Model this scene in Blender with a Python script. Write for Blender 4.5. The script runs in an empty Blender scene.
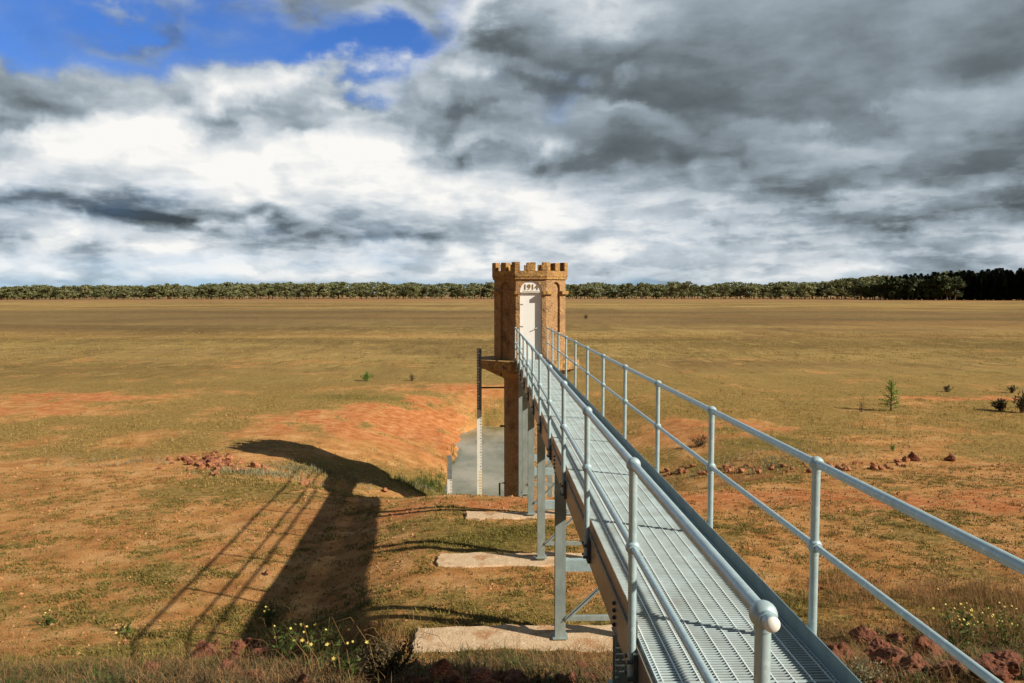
import bpy, math, random
import numpy as np
from mathutils import Vector, Matrix, noise as mn

PI = math.pi
rad = math.radians
scn = bpy.context.scene
col = scn.collection

# ------------------------------------------------------------------ camera
F = 780.0
cam_d = bpy.data.cameras.new('camera')
cam = bpy.data.objects.new('camera', cam_d)
col.objects.link(cam)
cam.location = (0, 0, 4.3)
cam.rotation_euler = (rad(90 - 3.485), 0, rad(-1.576))
cam_d.sensor_width = 36.0
cam_d.lens = F / 1024 * 36.0
cam_d.clip_start = 0.05
cam_d.clip_end = 20000
scn.camera = cam

# ------------------------------------------------------------------ light
SUN_EL = 31.2
SH = Vector((-0.898, 0.44, 0)).normalized()          # where shadows fall
SUN_DIR = Vector((-SH.x * math.cos(rad(SUN_EL)), -SH.y * math.cos(rad(SUN_EL)), math.sin(rad(SUN_EL))))
sd = bpy.data.lights.new('sun', 'SUN')
sd.energy = 5.0
sd.angle = rad(0.5)
sd.color = (1.0, 0.90, 0.74)
sun = bpy.data.objects.new('sun', sd)
col.objects.link(sun)
sun.rotation_euler = SUN_DIR.to_track_quat('Z', 'Y').to_euler()
sun.location = (20, -10, 30)

scn.view_settings.view_transform = 'Standard'
scn.view_settings.look = 'None'
scn.view_settings.gamma = 1.0
scn.view_settings.use_curve_mapping = False
scn.view_settings.exposure = 0.55

world = bpy.data.worlds.new('World')
scn.world = world
world.use_nodes = True


def px2ang(px, py):
    u = math.atan((px - 490.5) / F)
    v = math.atan((294 - py) / F * math.cos(u))
    return math.degrees(u), math.degrees(v)


def build_world():
    nt = world.node_tree
    N, L = nt.nodes, nt.links
    N.clear()
    out = N.new('ShaderNodeOutputWorld')
    bg = N.new('ShaderNodeBackground')
    L.new(bg.outputs[0], out.inputs[0])
    bg.inputs['Strength'].default_value = 0.1
    sky = N.new('ShaderNodeTexSky')
    sky.sky_type = 'NISHITA'
    sky.sun_disc = False
    sky.sun_elevation = rad(SUN_EL)
    sky.sun_rotation = math.atan2(SUN_DIR.x, SUN_DIR.y)
    sky.altitude = 200
    sky.ozone_density = 3.0
    sky.dust_density = 0.4
    tc = N.new('ShaderNodeTexCoord')
    D = tc.outputs['Generated']

    def val(x):
        return x

    def math_(op, a, b=None, c=None, clamp=False):
        n = N.new('ShaderNodeMath')
        n.operation = op
        n.use_clamp = clamp
        for i, x in enumerate((a, b, c)):
            if x is None:
                continue
            if isinstance(x, (int, float)):
                n.inputs[i].default_value = x
            else:
                L.new(x, n.inputs[i])
        return n.outputs[0]

    def noise(vec, scale, detail=6, rough=0.55, off=(0, 0, 0), stretch=(1, 1, 1)):
        m = N.new('ShaderNodeMapping')
        m.inputs['Location'].default_value = off
        m.inputs['Scale'].default_value = stretch
        L.new(vec, m.inputs[0])
        n = N.new('ShaderNodeTexNoise')
        n.inputs['Scale'].default_value = scale
        n.inputs['Detail'].default_value = detail
        n.inputs['Roughness'].default_value = rough
        L.new(m.outputs[0], n.inputs['Vector'])
        return n.outputs['Fac']

    def smooth(x, a, b, lo=0.0, hi=1.0):
        n = N.new('ShaderNodeMapRange')
        n.interpolation_type = 'SMOOTHSTEP'
        n.inputs[1].default_value = a
        n.inputs[2].default_value = b
        n.inputs[3].default_value = lo
        n.inputs[4].default_value = hi
        L.new(x, n.inputs[0])
        return n.outputs[0]

    sep = N.new('ShaderNodeSeparateXYZ')
    L.new(D, sep.inputs[0])
    X, Y, Z = sep.outputs
    U = math_('MULTIPLY', math_('ARCTAN2', X, Y), 57.2958)
    V = math_('MULTIPLY', math_('ARCSINE', Z), 57.2958)
    # flat cloud-deck coordinates: the ray met with a cloud layer far above the plain
    zz = math_('ADD', math_('MAXIMUM', Z, 0.0), 0.11)
    cp = N.new('ShaderNodeCombineXYZ')
    L.new(math_('DIVIDE', X, zz), cp.inputs[0])
    L.new(math_('DIVIDE', Y, zz), cp.inputs[1])
    P = cp.outputs[0]
    # rounded billows, in bearing and height (radians)
    ang = N.new('ShaderNodeCombineXYZ')
    L.new(math_('MULTIPLY', U, 0.0174533), ang.inputs[0])
    L.new(math_('MULTIPLY', V, 0.0174533), ang.inputs[1])
    wn = N.new('ShaderNodeTexNoise')
    wn.noise_dimensions = '2D'
    wn.inputs['Scale'].default_value = 7.0
    wn.inputs['Detail'].default_value = 5
    wn.inputs['Roughness'].default_value = 0.6
    L.new(ang.outputs[0], wn.inputs['Vector'])
    wsc = N.new('ShaderNodeVectorMath')
    wsc.operation = 'MULTIPLY_ADD'
    L.new(wn.outputs['Color'], wsc.inputs[0])
    wsc.inputs[1].default_value = (0.16, 0.05, 0)
    L.new(ang.outputs[0], wsc.inputs[2])

    def billow(scale, off, stretch, detail=2, rough=0.5):
        m = N.new('ShaderNodeMapping')
        m.inputs['Location'].default_value = (off[0], off[2], 0)
        m.inputs['Scale'].default_value = (stretch[0], stretch[2], 1)
        L.new(wsc.outputs[0], m.inputs[0])
        v = N.new('ShaderNodeTexVoronoi')
        v.voronoi_dimensions = '2D'
        v.feature = 'SMOOTH_F1'
        v.inputs['Scale'].default_value = scale
        v.inputs['Detail'].default_value = detail
        v.inputs['Roughness'].default_value = rough
        v.inputs['Smoothness'].default_value = 0.5
        L.new(m.outputs[0], v.inputs['Vector'])
        return math_('SUBTRACT', 1.0, v.outputs['Distance'])
    bl = billow(6.5, (0.3, 0.7, 0.1), (1, 1, 1.9))
    # ragged outlines
    w1 = math_('SUBTRACT', noise(D, 5.5, 7, 0.6, (3, 1, 7), (1, 1, 2.0)), 0.5)
    w2 = math_('SUBTRACT', noise(D, 6.5, 7, 0.6, (9, 4, 2), (1, 1, 2.6)), 0.5)
    damp = smooth(V, 0.0, 14.0, 0.25, 1.0)
    Uw = math_('MULTIPLY_ADD', math_('MULTIPLY', w1, damp), 13.0, U)
    Vw = math_('MULTIPLY_ADD', math_('MULTIPLY', w2, damp), 5.0, V)
    Vw = math_('MULTIPLY_ADD', math_('MULTIPLY', math_('SUBTRACT', bl, BLM), damp), -3.5, Vw)
    cw = N.new('ShaderNodeCombineXYZ')
    L.new(Uw, cw.inputs[0])
    L.new(Vw, cw.inputs[1])
    W = cw.outputs[0]

    def blobs(start, lst):
        acc = start
        for (px, py, rx, ry, ang, amp) in lst:
            u, v = px2ang(px, py)
            m = N.new('ShaderNodeMapping')
            m.vector_type = 'TEXTURE'
            m.inputs['Location'].default_value = (u, v, 0)
            m.inputs['Rotation'].default_value = (0, 0, rad(ang))
            k = 57.3 / F
            m.inputs['Scale'].default_value = (rx * k, ry * k, 1)
            L.new(W, m.inputs[0])
            d = N.new('ShaderNodeVectorMath')
            d.operation = 'DOT_PRODUCT'
            L.new(m.outputs[0], d.inputs[0])
            L.new(m.outputs[0], d.inputs[1])
            e = math_('EXPONENT', math_('MULTIPLY', d.outputs['Value'], -1.0))
            acc = math_('MULTIPLY_ADD', e, amp, acc)
        return acc

    # cloud cover (1 = closed), with the blue gaps cut out
    big = noise(D, 3.2, 7, 0.55, (1.3, 5.2, 0.4), (1, 1, 2.2))
    fine = noise(D, 9.0, 6, 0.5, (4.3, 1.2, 8.4), (1, 1, 2.2))
    cov0 = math_('MULTIPLY_ADD', math_('SUBTRACT', fine, 0.5), 0.7, 0.95)
    cov = blobs(cov0, COVER)
    cov = smooth(cov, -0.15, 1.05)
    # brightness of the clouds
    lay = noise(D, 7.0, 5, 0.55, (2.0, 7.0, 0.3), (1, 1, 3.4))
    lay2 = noise(D, 17.0, 5, 0.55, (8.0, 3.0, 0.7), (1, 1, 3.6))
    # relief: the same billows sampled a little towards the light
    up = noise(D, 9.0, 5, 0.5, (4.33, 1.2, 8.60), (1, 1, 2.2))
    dn = noise(D, 9.0, 5, 0.5, (4.3, 1.2, 8.4), (1, 1, 2.2))
    rel = math_('SUBTRACT', dn, up)
    lowmask = smooth(V, 3.5, 9.0, 1.0, 0.0)
    s = math_('MULTIPLY_ADD', math_('SUBTRACT', big, 0.5), 0.10, 0.555)
    s = math_('MULTIPLY_ADD', rel, 0.15, s)
    rel2 = math_('SUBTRACT', noise(D, 21.0, 5, 0.55, (4.3, 1.2, 8.4), (1, 1, 2.0)), noise(D, 21.0, 5, 0.55, (4.36, 1.2, 8.62), (1, 1, 2.0)))
    s = math_('MULTIPLY_ADD', rel2, 0.10, s)
    lowmask = smooth(V, 4.0, 11.0, 1.0, 0.12)
    calm = math_('MAXIMUM', smooth(U, -1, 9, 1.0, 0.30), smooth(V, 5, 10, 0.8, 0.0))
    s = math_('MULTIPLY_ADD', math_('MULTIPLY', math_('SUBTRACT', bl, BLM), calm), 0.25, s)
    blu = billow(6.5, (0.3, 0.7, 0.165), (1, 1, 1.9))
    s = math_('MULTIPLY_ADD', math_('MULTIPLY', math_('SUBTRACT', bl, blu), calm), 0.26, s)
    bs = billow(15.0, (1.3, 2.7, 0.4), (1, 1, 3.0), 2)
    bsu = billow(15.0, (1.3, 2.7, 0.46), (1, 1, 3.0), 2)
    s = math_('MULTIPLY_ADD', math_('MULTIPLY', math_('SUBTRACT', bs, bsu), math_('MULTIPLY', calm, smooth(V, 2, 14, 0.6, 0.4))), 0.20, s)
    s = math_('MULTIPLY_ADD', math_('MULTIPLY', smooth(lay, 0.36, 0.64, -0.35, 0.65), lowmask), 0.13, s)
    s = math_('MULTIPLY_ADD', math_('MULTIPLY', smooth(lay2, 0.42, 0.60, -0.15, 0.85), lowmask), 0.18, s)
    s = blobs(s, SHADE)
    cr = N.new('ShaderNodeValToRGB')
    L.new(s, cr.inputs[0])
    els = cr.color_ramp.elements
    els[0].position = 0.0
    els[0].color = (0.05, 0.063, 0.07, 1)
    els[1].position = 1.08
    els[1].color = (0.90, 0.89, 0.86, 1)
    for p, c in ((0.22, (0.13, 0.158, 0.176, 1)), (0.45, (0.30, 0.36, 0.41, 1)), (0.7, (0.57, 0.62, 0.66, 1))):
        e = els.new(p)
        e.color = c
    cm = N.new('ShaderNodeVectorMath')
    cm.operation = 'SCALE'
    L.new(cr.outputs[0], cm.inputs[0])
    cm.inputs['Scale'].default_value = 7.3
    sm = N.new('ShaderNodeVectorMath')
    sm.operation = 'MULTIPLY'
    L.new(sky.outputs[0], sm.inputs[0])
    sm.inputs[1].default_value = SKYTINT
    # unseen dark cover added overhead and behind the viewer to deepen the shade
    fwd = math_('MULTIPLY', smooth(Y, 0.35, 0.75), smooth(V, 45, 27))
    dk = N.new('ShaderNodeMix')
    dk.data_type = 'RGBA'
    L.new(fwd, dk.inputs['Factor'])
    dk.inputs['A'].default_value = (0.75, 0.95, 1.15, 1)
    L.new(cm.outputs[0], dk.inputs['B'])
    cov = math_('MAXIMUM', cov, math_('SUBTRACT', 1.0, fwd))
    mix = N.new('ShaderNodeMix')
    mix.data_type = 'RGBA'
    L.new(cov, mix.inputs['Factor'])
    L.new(sm.outputs[0], mix.inputs['A'])
    L.new(dk.outputs['Result'], mix.inputs['B'])
    L.new(mix.outputs['Result'], bg.inputs['Color'])


BLM = 0.58
SKYTINT = (0.32, 0.54, 0.95)
# px, py, rx, ry, angle, amount   (bearing and height of each cloud mass, in 1/780 rad)
COVER = [
    (20, 4, 150, 34, 0, -0.95), (230, 12, 150, 28, -4, -0.95), (395, 30, 90, 22, 12, -0.85), (300, 54, 90, 16, 0, -0.45),
    (552, 92, 36, 26, 30, -0.45), (480, 72, 50, 14, 10, -0.25), (150, 14, 70, 12, 0, 0.85), (200, 6, 30, 12, 0, 0.3), (20, 62, 60, 22, 0, 0.5),
    (150, 262, 120, 12, 0, -0.30), (330, 255, 150, 10, 0, -0.2), (60, 285, 240, 9, 0, -0.55), (420, 286, 240, 9, 0, -0.5),
    (760, 284, 200, 8, 0, -0.40), (500, 30, 60, 40, 0, 0.5), (80, 100, 120, 25, 0, 0.5), (300, 125, 200, 40, 0, 0.6), (860, 70, 260, 100, 0, 0.5),
]
SHADE = [
    # big sunlit bank on the left
    (150, 148, 180, 42, 0, 0.27), (330, 168, 180, 42, -6, 0.29), (280, 115, 130, 30, 10, 0.22), (480, 180, 90, 40, 0, 0.16),
    (400, 60, 90, 14, 38, 0.26), (70, 150, 110, 26, 0, 0.10), (485, 8, 40, 12, 20, 0.30), (20, 160, 60, 18, 0, 0.10),
    # its dark base and the grey shoulder over it
    (40, 196, 130, 10, -3, -0.30), (230, 210, 210, 9, -4, -0.40), (40, 82, 80, 24, -6, -0.28), (312, 112, 26, 12, 0, -0.26),
    (430, 120, 70, 12, 0, -0.16), (30, 224, 70, 7, 0, -0.12), (260, 234, 200, 9, 0, -0.04), (150, 176, 60, 8, 0, -0.10),
    # dark mass on the right
    (500, 45, 50, 28, 0, -0.24), (650, 70, 150, 40, -10, -0.16), (650, 145, 140, 22, -4, -0.34), (850, 30, 260, 70, 0, -0.22),
    (1010, 60, 80, 80, 0, -0.10), (770, 168, 160, 12, 0, -0.14), (1010, 150, 80, 46, 0, -0.24), (860, 176, 170, 12, 0, -0.16),
    (960, 205, 150, 10, 0, -0.20), (800, 100, 160, 20, -12, -0.10), (600, 60, 60, 16, 0, -0.10), (560, 110, 40, 14, 0, -0.10),
    (640, 98, 50, 8, 0, 0.16), (900, 122, 130, 18, 14, 0.20), (600, 2, 50, 14, 0, 0.26), (740, 20, 100, 16, 0, 0.03),
    # light layers low down
    (250, 255, 300, 24, 0, 0.14), (560, 200, 110, 24, 0, 0.14), (540, 236, 160, 18, 0, 0.14), (200, 245, 260, 22, 0, 0.10), (740, 215, 160, 10, 0, 0.06), (650, 258, 280, 20, 0, 0.08), (900, 250, 160, 24, 0, -0.03),
    (45, 262, 44, 8, 0, 0.26), (243, 266, 16, 5, 0, 0.22), (300, 268, 22, 5, 0, 0.22), (70, 270, 12, 4, 0, 0.3),
    (120, 250, 60, 8, 0, 0.06), (400, 240, 40, 7, 0, 0.10), (700, 238, 30, 6, 0, 0.2),
]
build_world()

# ------------------------------------------------------------------ helpers

def tag(o, label=None, cat=None, group=None, kind=None):
    if label: o['label'] = label
    if cat: o['category'] = cat
    if group: o['group'] = group
    if kind: o['kind'] = kind
    return o


def empty(name, loc=(0, 0, 0), rz=0.0):
    o = bpy.data.objects.new(name, None)
    o.empty_display_size = 0.3
    o.location = loc
    o.rotation_euler = (0, 0, rz)
    col.objects.link(o)
    return o


def copy_tree(o, parent=None):
    c = o.copy()
    col.objects.link(c)
    c.parent = parent
    for ch in list(o.children):
        copy_tree(ch, c)
    return c


def mesh_np(name, verts, faces, mats, parent=None, smooth=False, mi=None):
    """verts (n,3) array, faces (m,k) array of one size"""
    me = bpy.data.meshes.new(name)
    verts = np.asarray(verts, dtype=np.float32)
    faces = np.asarray(faces, dtype=np.int32)
    m, k = faces.shape
    me.vertices.add(len(verts))
    me.vertices.foreach_set('co', verts.ravel())
    me.loops.add(m * k)
    me.loops.foreach_set('vertex_index', faces.ravel())
    me.polygons.add(m)
    me.polygons.foreach_set('loop_start', np.arange(0, m * k, k, dtype=np.int32))
    me.polygons.foreach_set('use_smooth', np.full(m, smooth))
    for mt in (mats if isinstance(mats, (list, tuple)) else [mats]):
        me.materials.append(mt)
    if mi is not None:
        me.polygons.foreach_set('material_index', np.asarray(mi, dtype=np.int32))
    me.update(calc_edges=True)
    me.validate()
    o = bpy.data.objects.new(name, me)
    col.objects.link(o)
    o.parent = parent
    return o


class MB:
    """collects shapes, links them as one mesh object"""
    def __init__(self):
        self.v, self.f, self.sm = [], [], []

    def add(self, vs, fs, smooth=False):
        b = len(self.v)
        self.v += [tuple(p) for p in vs]
        self.f += [tuple(b + i for i in f) for f in fs]
        self.sm += [smooth] * len(fs)
        return self

    def box(self, x0, x1, y0, y1, z0, z1):
        vs = [(x, y, z) for z in (z0, z1) for y in (y0, y1) for x in (x0, x1)]
        return self.add(vs, [(0, 2, 3, 1), (4, 5, 7, 6), (0, 1, 5, 4), (2, 6, 7, 3), (0, 4, 6, 2), (1, 3, 7, 5)])

    def bar(self, p0, p1, w, h, up=(0, 0, 1)):
        p0, p1 = Vector(p0), Vector(p1)
        d = (p1 - p0).normalized()
        s = d.cross(Vector(up))
        if s.length < 1e-4: s = d.cross(Vector((1, 0, 0)))
        s.normalize()
        t = s.cross(d).normalized()
        vs = []
        for p in (p0, p1):
            for a, b in ((-1, -1), (1, -1), (1, 1), (-1, 1)):
                vs.append(p + s * a * w / 2 + t * b * h / 2)
        return self.add(vs, [(3, 2, 1, 0), (4, 5, 6, 7), (0, 1, 5, 4), (1, 2, 6, 5), (2, 3, 7, 6), (3, 0, 4, 7)])

    def tube(self, pts, r, seg=14, caps=True):
        pts = [Vector(p) for p in pts]
        rs = r if isinstance(r, (list, tuple)) else [r] * len(pts)
        vs, fs = [], []
        for i, p in enumerate(pts):
            d = (pts[min(i + 1, len(pts) - 1)] - pts[max(i - 1, 0)]).normalized()
            a = Vector((0, 0, 1)) if abs(d.z) < 0.9 else Vector((1, 0, 0))
            s = d.cross(a).normalized()
            t = d.cross(s).normalized()
            for k in range(seg):
                an = 2 * PI * k / seg
                vs.append(p + (s * math.cos(an) + t * math.sin(an)) * rs[i])
        for i in range(len(pts) - 1):
            for k in range(seg):
                a, b = i * seg + k, i * seg + (k + 1) % seg
                fs.append((a, a + seg, b + seg, b))
        self.add(vs, fs, True)
        if caps:
            n = len(pts) - 1
            self.add(vs[:seg], [tuple(range(seg))])
            self.add(vs[n * seg:], [tuple(reversed(range(seg)))])
        return self

    def ball(self, c, r, seg=18, rings=10, sx=1, sy=1, sz=1):
        vs, fs = [], []
        for i in range(rings + 1):
            th = PI * i / rings
            for k in range(seg):
                ph = 2 * PI * k / seg
                vs.append((c[0] + r * sx * math.sin(th) * math.cos(ph), c[1] + r * sy * math.sin(th) * math.sin(ph), c[2] + r * sz * math.cos(th)))
        for i in range(rings):
            for k in range(seg):
                a, b = i * seg + k, i * seg + (k + 1) % seg
                fs.append((a, a + seg, b + seg, b))
        return self.add(vs, fs, True)

    def build(self, name, mat, parent=None, fn=None, bevel=0.0):
        vs = [fn(p) for p in self.v] if fn else self.v
        me = bpy.data.meshes.new(name)
        me.from_pydata([tuple(p) for p in vs], [], self.f)
        for mt in (mat if isinstance(mat, (list, tuple)) else [mat]):
            me.materials.append(mt)
        me.polygons.foreach_set('use_smooth', self.sm)
        me.update()
        o = bpy.data.objects.new(name, me)
        col.objects.link(o)
        o.parent = parent
        if bevel:
            b = o.modifiers.new('bevel', 'BEVEL')
            b.width = bevel
            b.segments = 2
            b.limit_method = 'ANGLE'
        return o


def prism(outline, z0, z1):
    n = len(outline)
    vs = [(x, y, z0) for x, y in outline] + [(x, y, z1) for x, y in outline]
    fs = [tuple(reversed(range(n))), tuple(range(n, 2 * n))]
    fs += [(i, (i + 1) % n, n + (i + 1) % n, n + i) for i in range(n)]
    return vs, fs


# ---- materials
def mat(name, base, rough=0.8, metal=0.0, var=None, scale=20.0, bump=0.0, bscale=60.0, detail=6, spots=None, bdist=0.01, spec=0.5, stretch=(1, 1, 1)):
    """procedural material: base and var colours mixed by noise; spots = (colour, scale, threshold, width)"""
    m = bpy.data.materials.new(name)
    m.use_nodes = True
    nt = m.node_tree
    N, L = nt.nodes, nt.links
    b = N['Principled BSDF']
    b.inputs['Roughness'].default_value = rough
    b.inputs['Metallic'].default_value = metal
    b.inputs['Specular IOR Level'].default_value = spec
    tc = N.new('ShaderNodeTexCoord')
    mp = N.new('ShaderNodeMapping')
    mp.inputs['Scale'].default_value = stretch
    L.new(tc.outputs['Object'], mp.inputs[0])
    co = mp.outputs[0]

    def nz(s, d=6, r=0.6):
        n = N.new('ShaderNodeTexNoise')
        n.inputs['Scale'].default_value = s
        n.inputs['Detail'].default_value = d
        n.inputs['Roughness'].default_value = r
        L.new(co, n.inputs['Vector'])
        return n.outputs['Fac']
    n1 = nz(scale, detail)
    r = N.new('ShaderNodeValToRGB')
    r.color_ramp.elements[0].position = 0.32
    r.color_ramp.elements[1].position = 0.68
    r.color_ramp.elements[0].color = (*(var or [c * 0.8 for c in base]), 1)
    r.color_ramp.elements[1].color = (*base, 1)
    L.new(n1, r.inputs[0])
    c = r.outputs[0]
    for (sc, ss, th, wd) in (spots or []):
        n2 = nz(ss, 7)
        mr = N.new('ShaderNodeMapRange')
        mr.inputs[1].default_value = th
        mr.inputs[2].default_value = th + wd
        L.new(n2, mr.inputs[0])
        mx = N.new('ShaderNodeMix')
        mx.data_type = 'RGBA'
        L.new(mr.outputs[0], mx.inputs['Factor'])
        L.new(c, mx.inputs['A'])
        mx.inputs['B'].default_value = (*sc, 1)
        c = mx.outputs['Result']
    L.new(c, b.inputs['Base Color'])
    if bump:
        bp = N.new('ShaderNodeBump')
        bp.inputs['Strength'].default_value = bump
        bp.inputs['Distance'].default_value = bdist
        L.new(nz(bscale, 8, 0.65), bp.inputs['Height'])
        L.new(bp.outputs[0], b.inputs['Normal'])
    return m


def leafmat(name, c0, c1, trans=0.25, rand=True):
    m = bpy.data.materials.new(name)
    m.use_nodes = True
    nt = m.node_tree
    N, L = nt.nodes, nt.links
    b = N['Principled BSDF']
    b.inputs['Roughness'].default_value = 0.65
    b.inputs['Specular IOR Level'].default_value = 0.2
    g = N.new('ShaderNodeNewGeometry')
    oi = N.new('ShaderNodeObjectInfo')
    ad = N.new('ShaderNodeMath')
    ad.operation = 'ADD'
    L.new(g.outputs['Random Per Island'], ad.inputs[0])
    L.new(oi.outputs['Random'], ad.inputs[1])
    hf = N.new('ShaderNodeMath')
    hf.operation = 'MULTIPLY'
    hf.inputs[1].default_value = 0.5
    L.new(ad.outputs[0], hf.inputs[0])
    mx = N.new('ShaderNodeMix')
    mx.data_type = 'RGBA'
    L.new(hf.outputs[0], mx.inputs['Factor'])
    mx.inputs['A'].default_value = (*c0, 1)
    mx.inputs['B'].default_value = (*c1, 1)
    L.new(mx.outputs['Result'], b.inputs['Base Color'])
    if trans:
        t = N.new('ShaderNodeBsdfTranslucent')
        L.new(mx.outputs['Result'], t.inputs[0])
        ms = N.new('ShaderNodeMixShader')
        ms.inputs[0].default_value = trans
        L.new(b.outputs[0], ms.inputs[1])
        L.new(t.outputs[0], ms.inputs[2])
        L.new(ms.outputs[0], N['Material Output'].inputs[0])
    return m


galv = mat('galvanised_steel', (0.44, 0.58, 0.62), 0.36, 0.3, (0.36, 0.49, 0.53), 14, 0.12, 90, bdist=0.002,
           spots=[((0.54, 0.66, 0.69), 30, 0.54, 0.14), ((0.30, 0.39, 0.41), 7, 0.58, 0.16), ((0.24, 0.19, 0.14), 16, 0.70, 0.05)])
galv_dull = mat('weathered_galvanised_steel', (0.35, 0.42, 0.41), 0.5, 0.3, (0.24, 0.30, 0.29), 9, 0.15, 60, bdist=0.002,
                spots=[((0.20, 0.22, 0.22), 5, 0.60, 0.2)], stretch=(1, 1, 0.4))
galv_beam = mat('bounce_tinted_steel_beam', (0.36, 0.30, 0.24), 0.4, 0.5, (0.26, 0.21, 0.165), 6, 0.15, 40, bdist=0.002)  # warm light bounced off the ground is mixed into the steel colour
toe_m = mat('shaded_toe_plate', (0.20, 0.30, 0.34), 0.5, 0.1, (0.13, 0.21, 0.25), 6, 0.1, 40, bdist=0.002)  # shade on the right toe board is put into this dark blue
grate_m = mat('grating_steel', (0.62, 0.77, 0.82), 0.5, 0.1, (0.42, 0.49, 0.49), 3.5, 0.0, spots=[((0.34, 0.36, 0.34), 1.6, 0.56, 0.2)])
web_m = mat('shaded_bar_steel', (0.36, 0.39, 0.39), 0.7, 0.1, (0.25, 0.27, 0.26), 5)  # darker copy of the bar steel, shade between bars put into the colour
rod_m = mat('bright_cross_rod_steel', (0.85, 0.92, 0.92), 0.4, 0.1, (0.75, 0.82, 0.82), 30, 0.0)
bracket_m = mat('dark_bracket_steel', (0.11, 0.12, 0.12), 0.5, 0.4)
bolt_m = mat('dark_bolt_steel', (0.06, 0.065, 0.07), 0.5, 0.6)
conc = mat('pale_concrete', (0.60, 0.45, 0.29), 0.9, 0, (0.47, 0.32, 0.19), 6, 0.8, 30, bdist=0.02, spots=[((0.38, 0.20, 0.09), 1.8, 0.53, 0.10), ((0.68, 0.55, 0.39), 14, 0.58, 0.1), ((0.22, 0.14, 0.08), 22, 0.63, 0.05)])
render_m = mat('roughcast_render', (0.46, 0.28, 0.135), 0.95, 0, (0.31, 0.175, 0.075), 9, 1.0, 14, bdist=0.09,
               spots=[((0.17, 0.10, 0.05), 2.2, 0.50, 0.18), ((0.54, 0.36, 0.19), 12, 0.58, 0.1), ((0.12, 0.075, 0.04), 7, 0.62, 0.1)])
lichen_m = mat('lichen_stained_render', (0.46, 0.27, 0.10), 0.95, 0, (0.27, 0.145, 0.055), 9, 1.0, 15, bdist=0.08,
               spots=[((0.60, 0.36, 0.06), 5.5, 0.55, 0.1), ((0.14, 0.09, 0.045), 4, 0.56, 0.1)])
white_m = mat('white_painted_door', (0.86, 0.87, 0.87), 0.5, 0, (0.82, 0.83, 0.82), 3, 0.05, 30)
ochre_m = mat('brown_lettering_paint', (0.30, 0.17, 0.06), 0.7)
letter_m = ochre_m
gauge_w = mat('white_enamel_gauge', (0.80, 0.80, 0.76), 0.45, 0, (0.68, 0.66, 0.58), 3)
gauge_d = mat('grey_weathered_gauge', (0.22, 0.24, 0.24), 0.6, 0, (0.13, 0.14, 0.14), 6)
gauge_t = mat('black_gauge_marking', (0.04, 0.045, 0.045), 0.6)
gauge_y = mat('ochre_gauge_marking', (0.55, 0.36, 0.12), 0.6, 0, (0.66, 0.52, 0.28), 4)
rust_m = mat('rusty_iron', (0.10, 0.05, 0.03), 0.85, 0.2, (0.05, 0.03, 0.02), 20, 0.4, 60)
rock_m = mat('red_laterite_rock', (0.30, 0.10, 0.045), 0.9, 0, (0.11, 0.04, 0.024), 3.2, 0.9, 9, bdist=0.06,
             spots=[((0.40, 0.17, 0.08), 6, 0.58, 0.12), ((0.055, 0.022, 0.015), 4.5, 0.56, 0.12)])
stone_m = mat('orange_field_stone', (0.46, 0.20, 0.085), 0.9, 0, (0.22, 0.075, 0.035), 4, 0.8, 12, bdist=0.05,
              spots=[((0.60, 0.38, 0.22), 5, 0.6, 0.12)])
wood_m = mat('dry_twig_bark', (0.16, 0.11, 0.07), 0.9, 0, (0.09, 0.06, 0.04), 12)
trunk_m = mat('gum_bark', (0.20, 0.16, 0.12), 0.9, 0, (0.10, 0.08, 0.06), 1.2)
gum_m = leafmat('gum_leaves', (0.10, 0.115, 0.045), (0.25, 0.25, 0.12), 0.25)
pine_m = leafmat('pine_needles', (0.016, 0.030, 0.012), (0.06, 0.075, 0.026), 0.0)
saplingleaf = leafmat('young_green_leaves', (0.13, 0.20, 0.035), (0.28, 0.36, 0.08), 0.35)
greenleaf = leafmat('fresh_green_leaves', (0.09, 0.19, 0.03), (0.17, 0.28, 0.05), 0.3)
weedleaf = leafmat('weed_leaves', (0.05, 0.09, 0.02), (0.13, 0.15, 0.04), 0.25)
darkleaf = leafmat('dark_heath_leaves', (0.03, 0.032, 0.012), (0.12, 0.085, 0.035), 0.1)
greyleaf = leafmat('grey_green_leaves', (0.14, 0.14, 0.075), (0.30, 0.28, 0.16), 0.15)
petal = leafmat('yellow_petals', (0.75, 0.55, 0.06), (0.85, 0.76, 0.30), 0.3)
straw = leafmat('straw_blades', (0.15, 0.075, 0.03), (0.50, 0.31, 0.14), 0.3)
olive = leafmat('olive_grass_blades', (0.11, 0.095, 0.018), (0.34, 0.25, 0.07), 0.3)
fleck = leafmat('soil_grass_blades', (0.05, 0.045, 0.012), (0.30, 0.235, 0.06), 0.2)
greengrass = leafmat('green_grass_blades', (0.09, 0.10, 0.015), (0.25, 0.24, 0.05), 0.25)
plainstraw = leafmat('plain_straw_blades', (0.13, 0.095, 0.028), (0.50, 0.36, 0.125), 0.3)

# ------------------------------------------------------------------ ground shape
rng = np.random.default_rng(7)
_perm = rng.random((256, 256))


def vnoise(x, y):
    xi = np.floor(x).astype(int)
    yi = np.floor(y).astype(int)
    fx, fy = x - xi, y - yi
    fx = fx * fx * (3 - 2 * fx)
    fy = fy * fy * (3 - 2 * fy)
    g = lambda a, b: _perm[a & 255, b & 255]
    return (g(xi, yi) * (1 - fx) + g(xi + 1, yi) * fx) * (1 - fy) + (g(xi, yi + 1) * (1 - fx) + g(xi + 1, yi + 1) * fx) * fy


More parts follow.
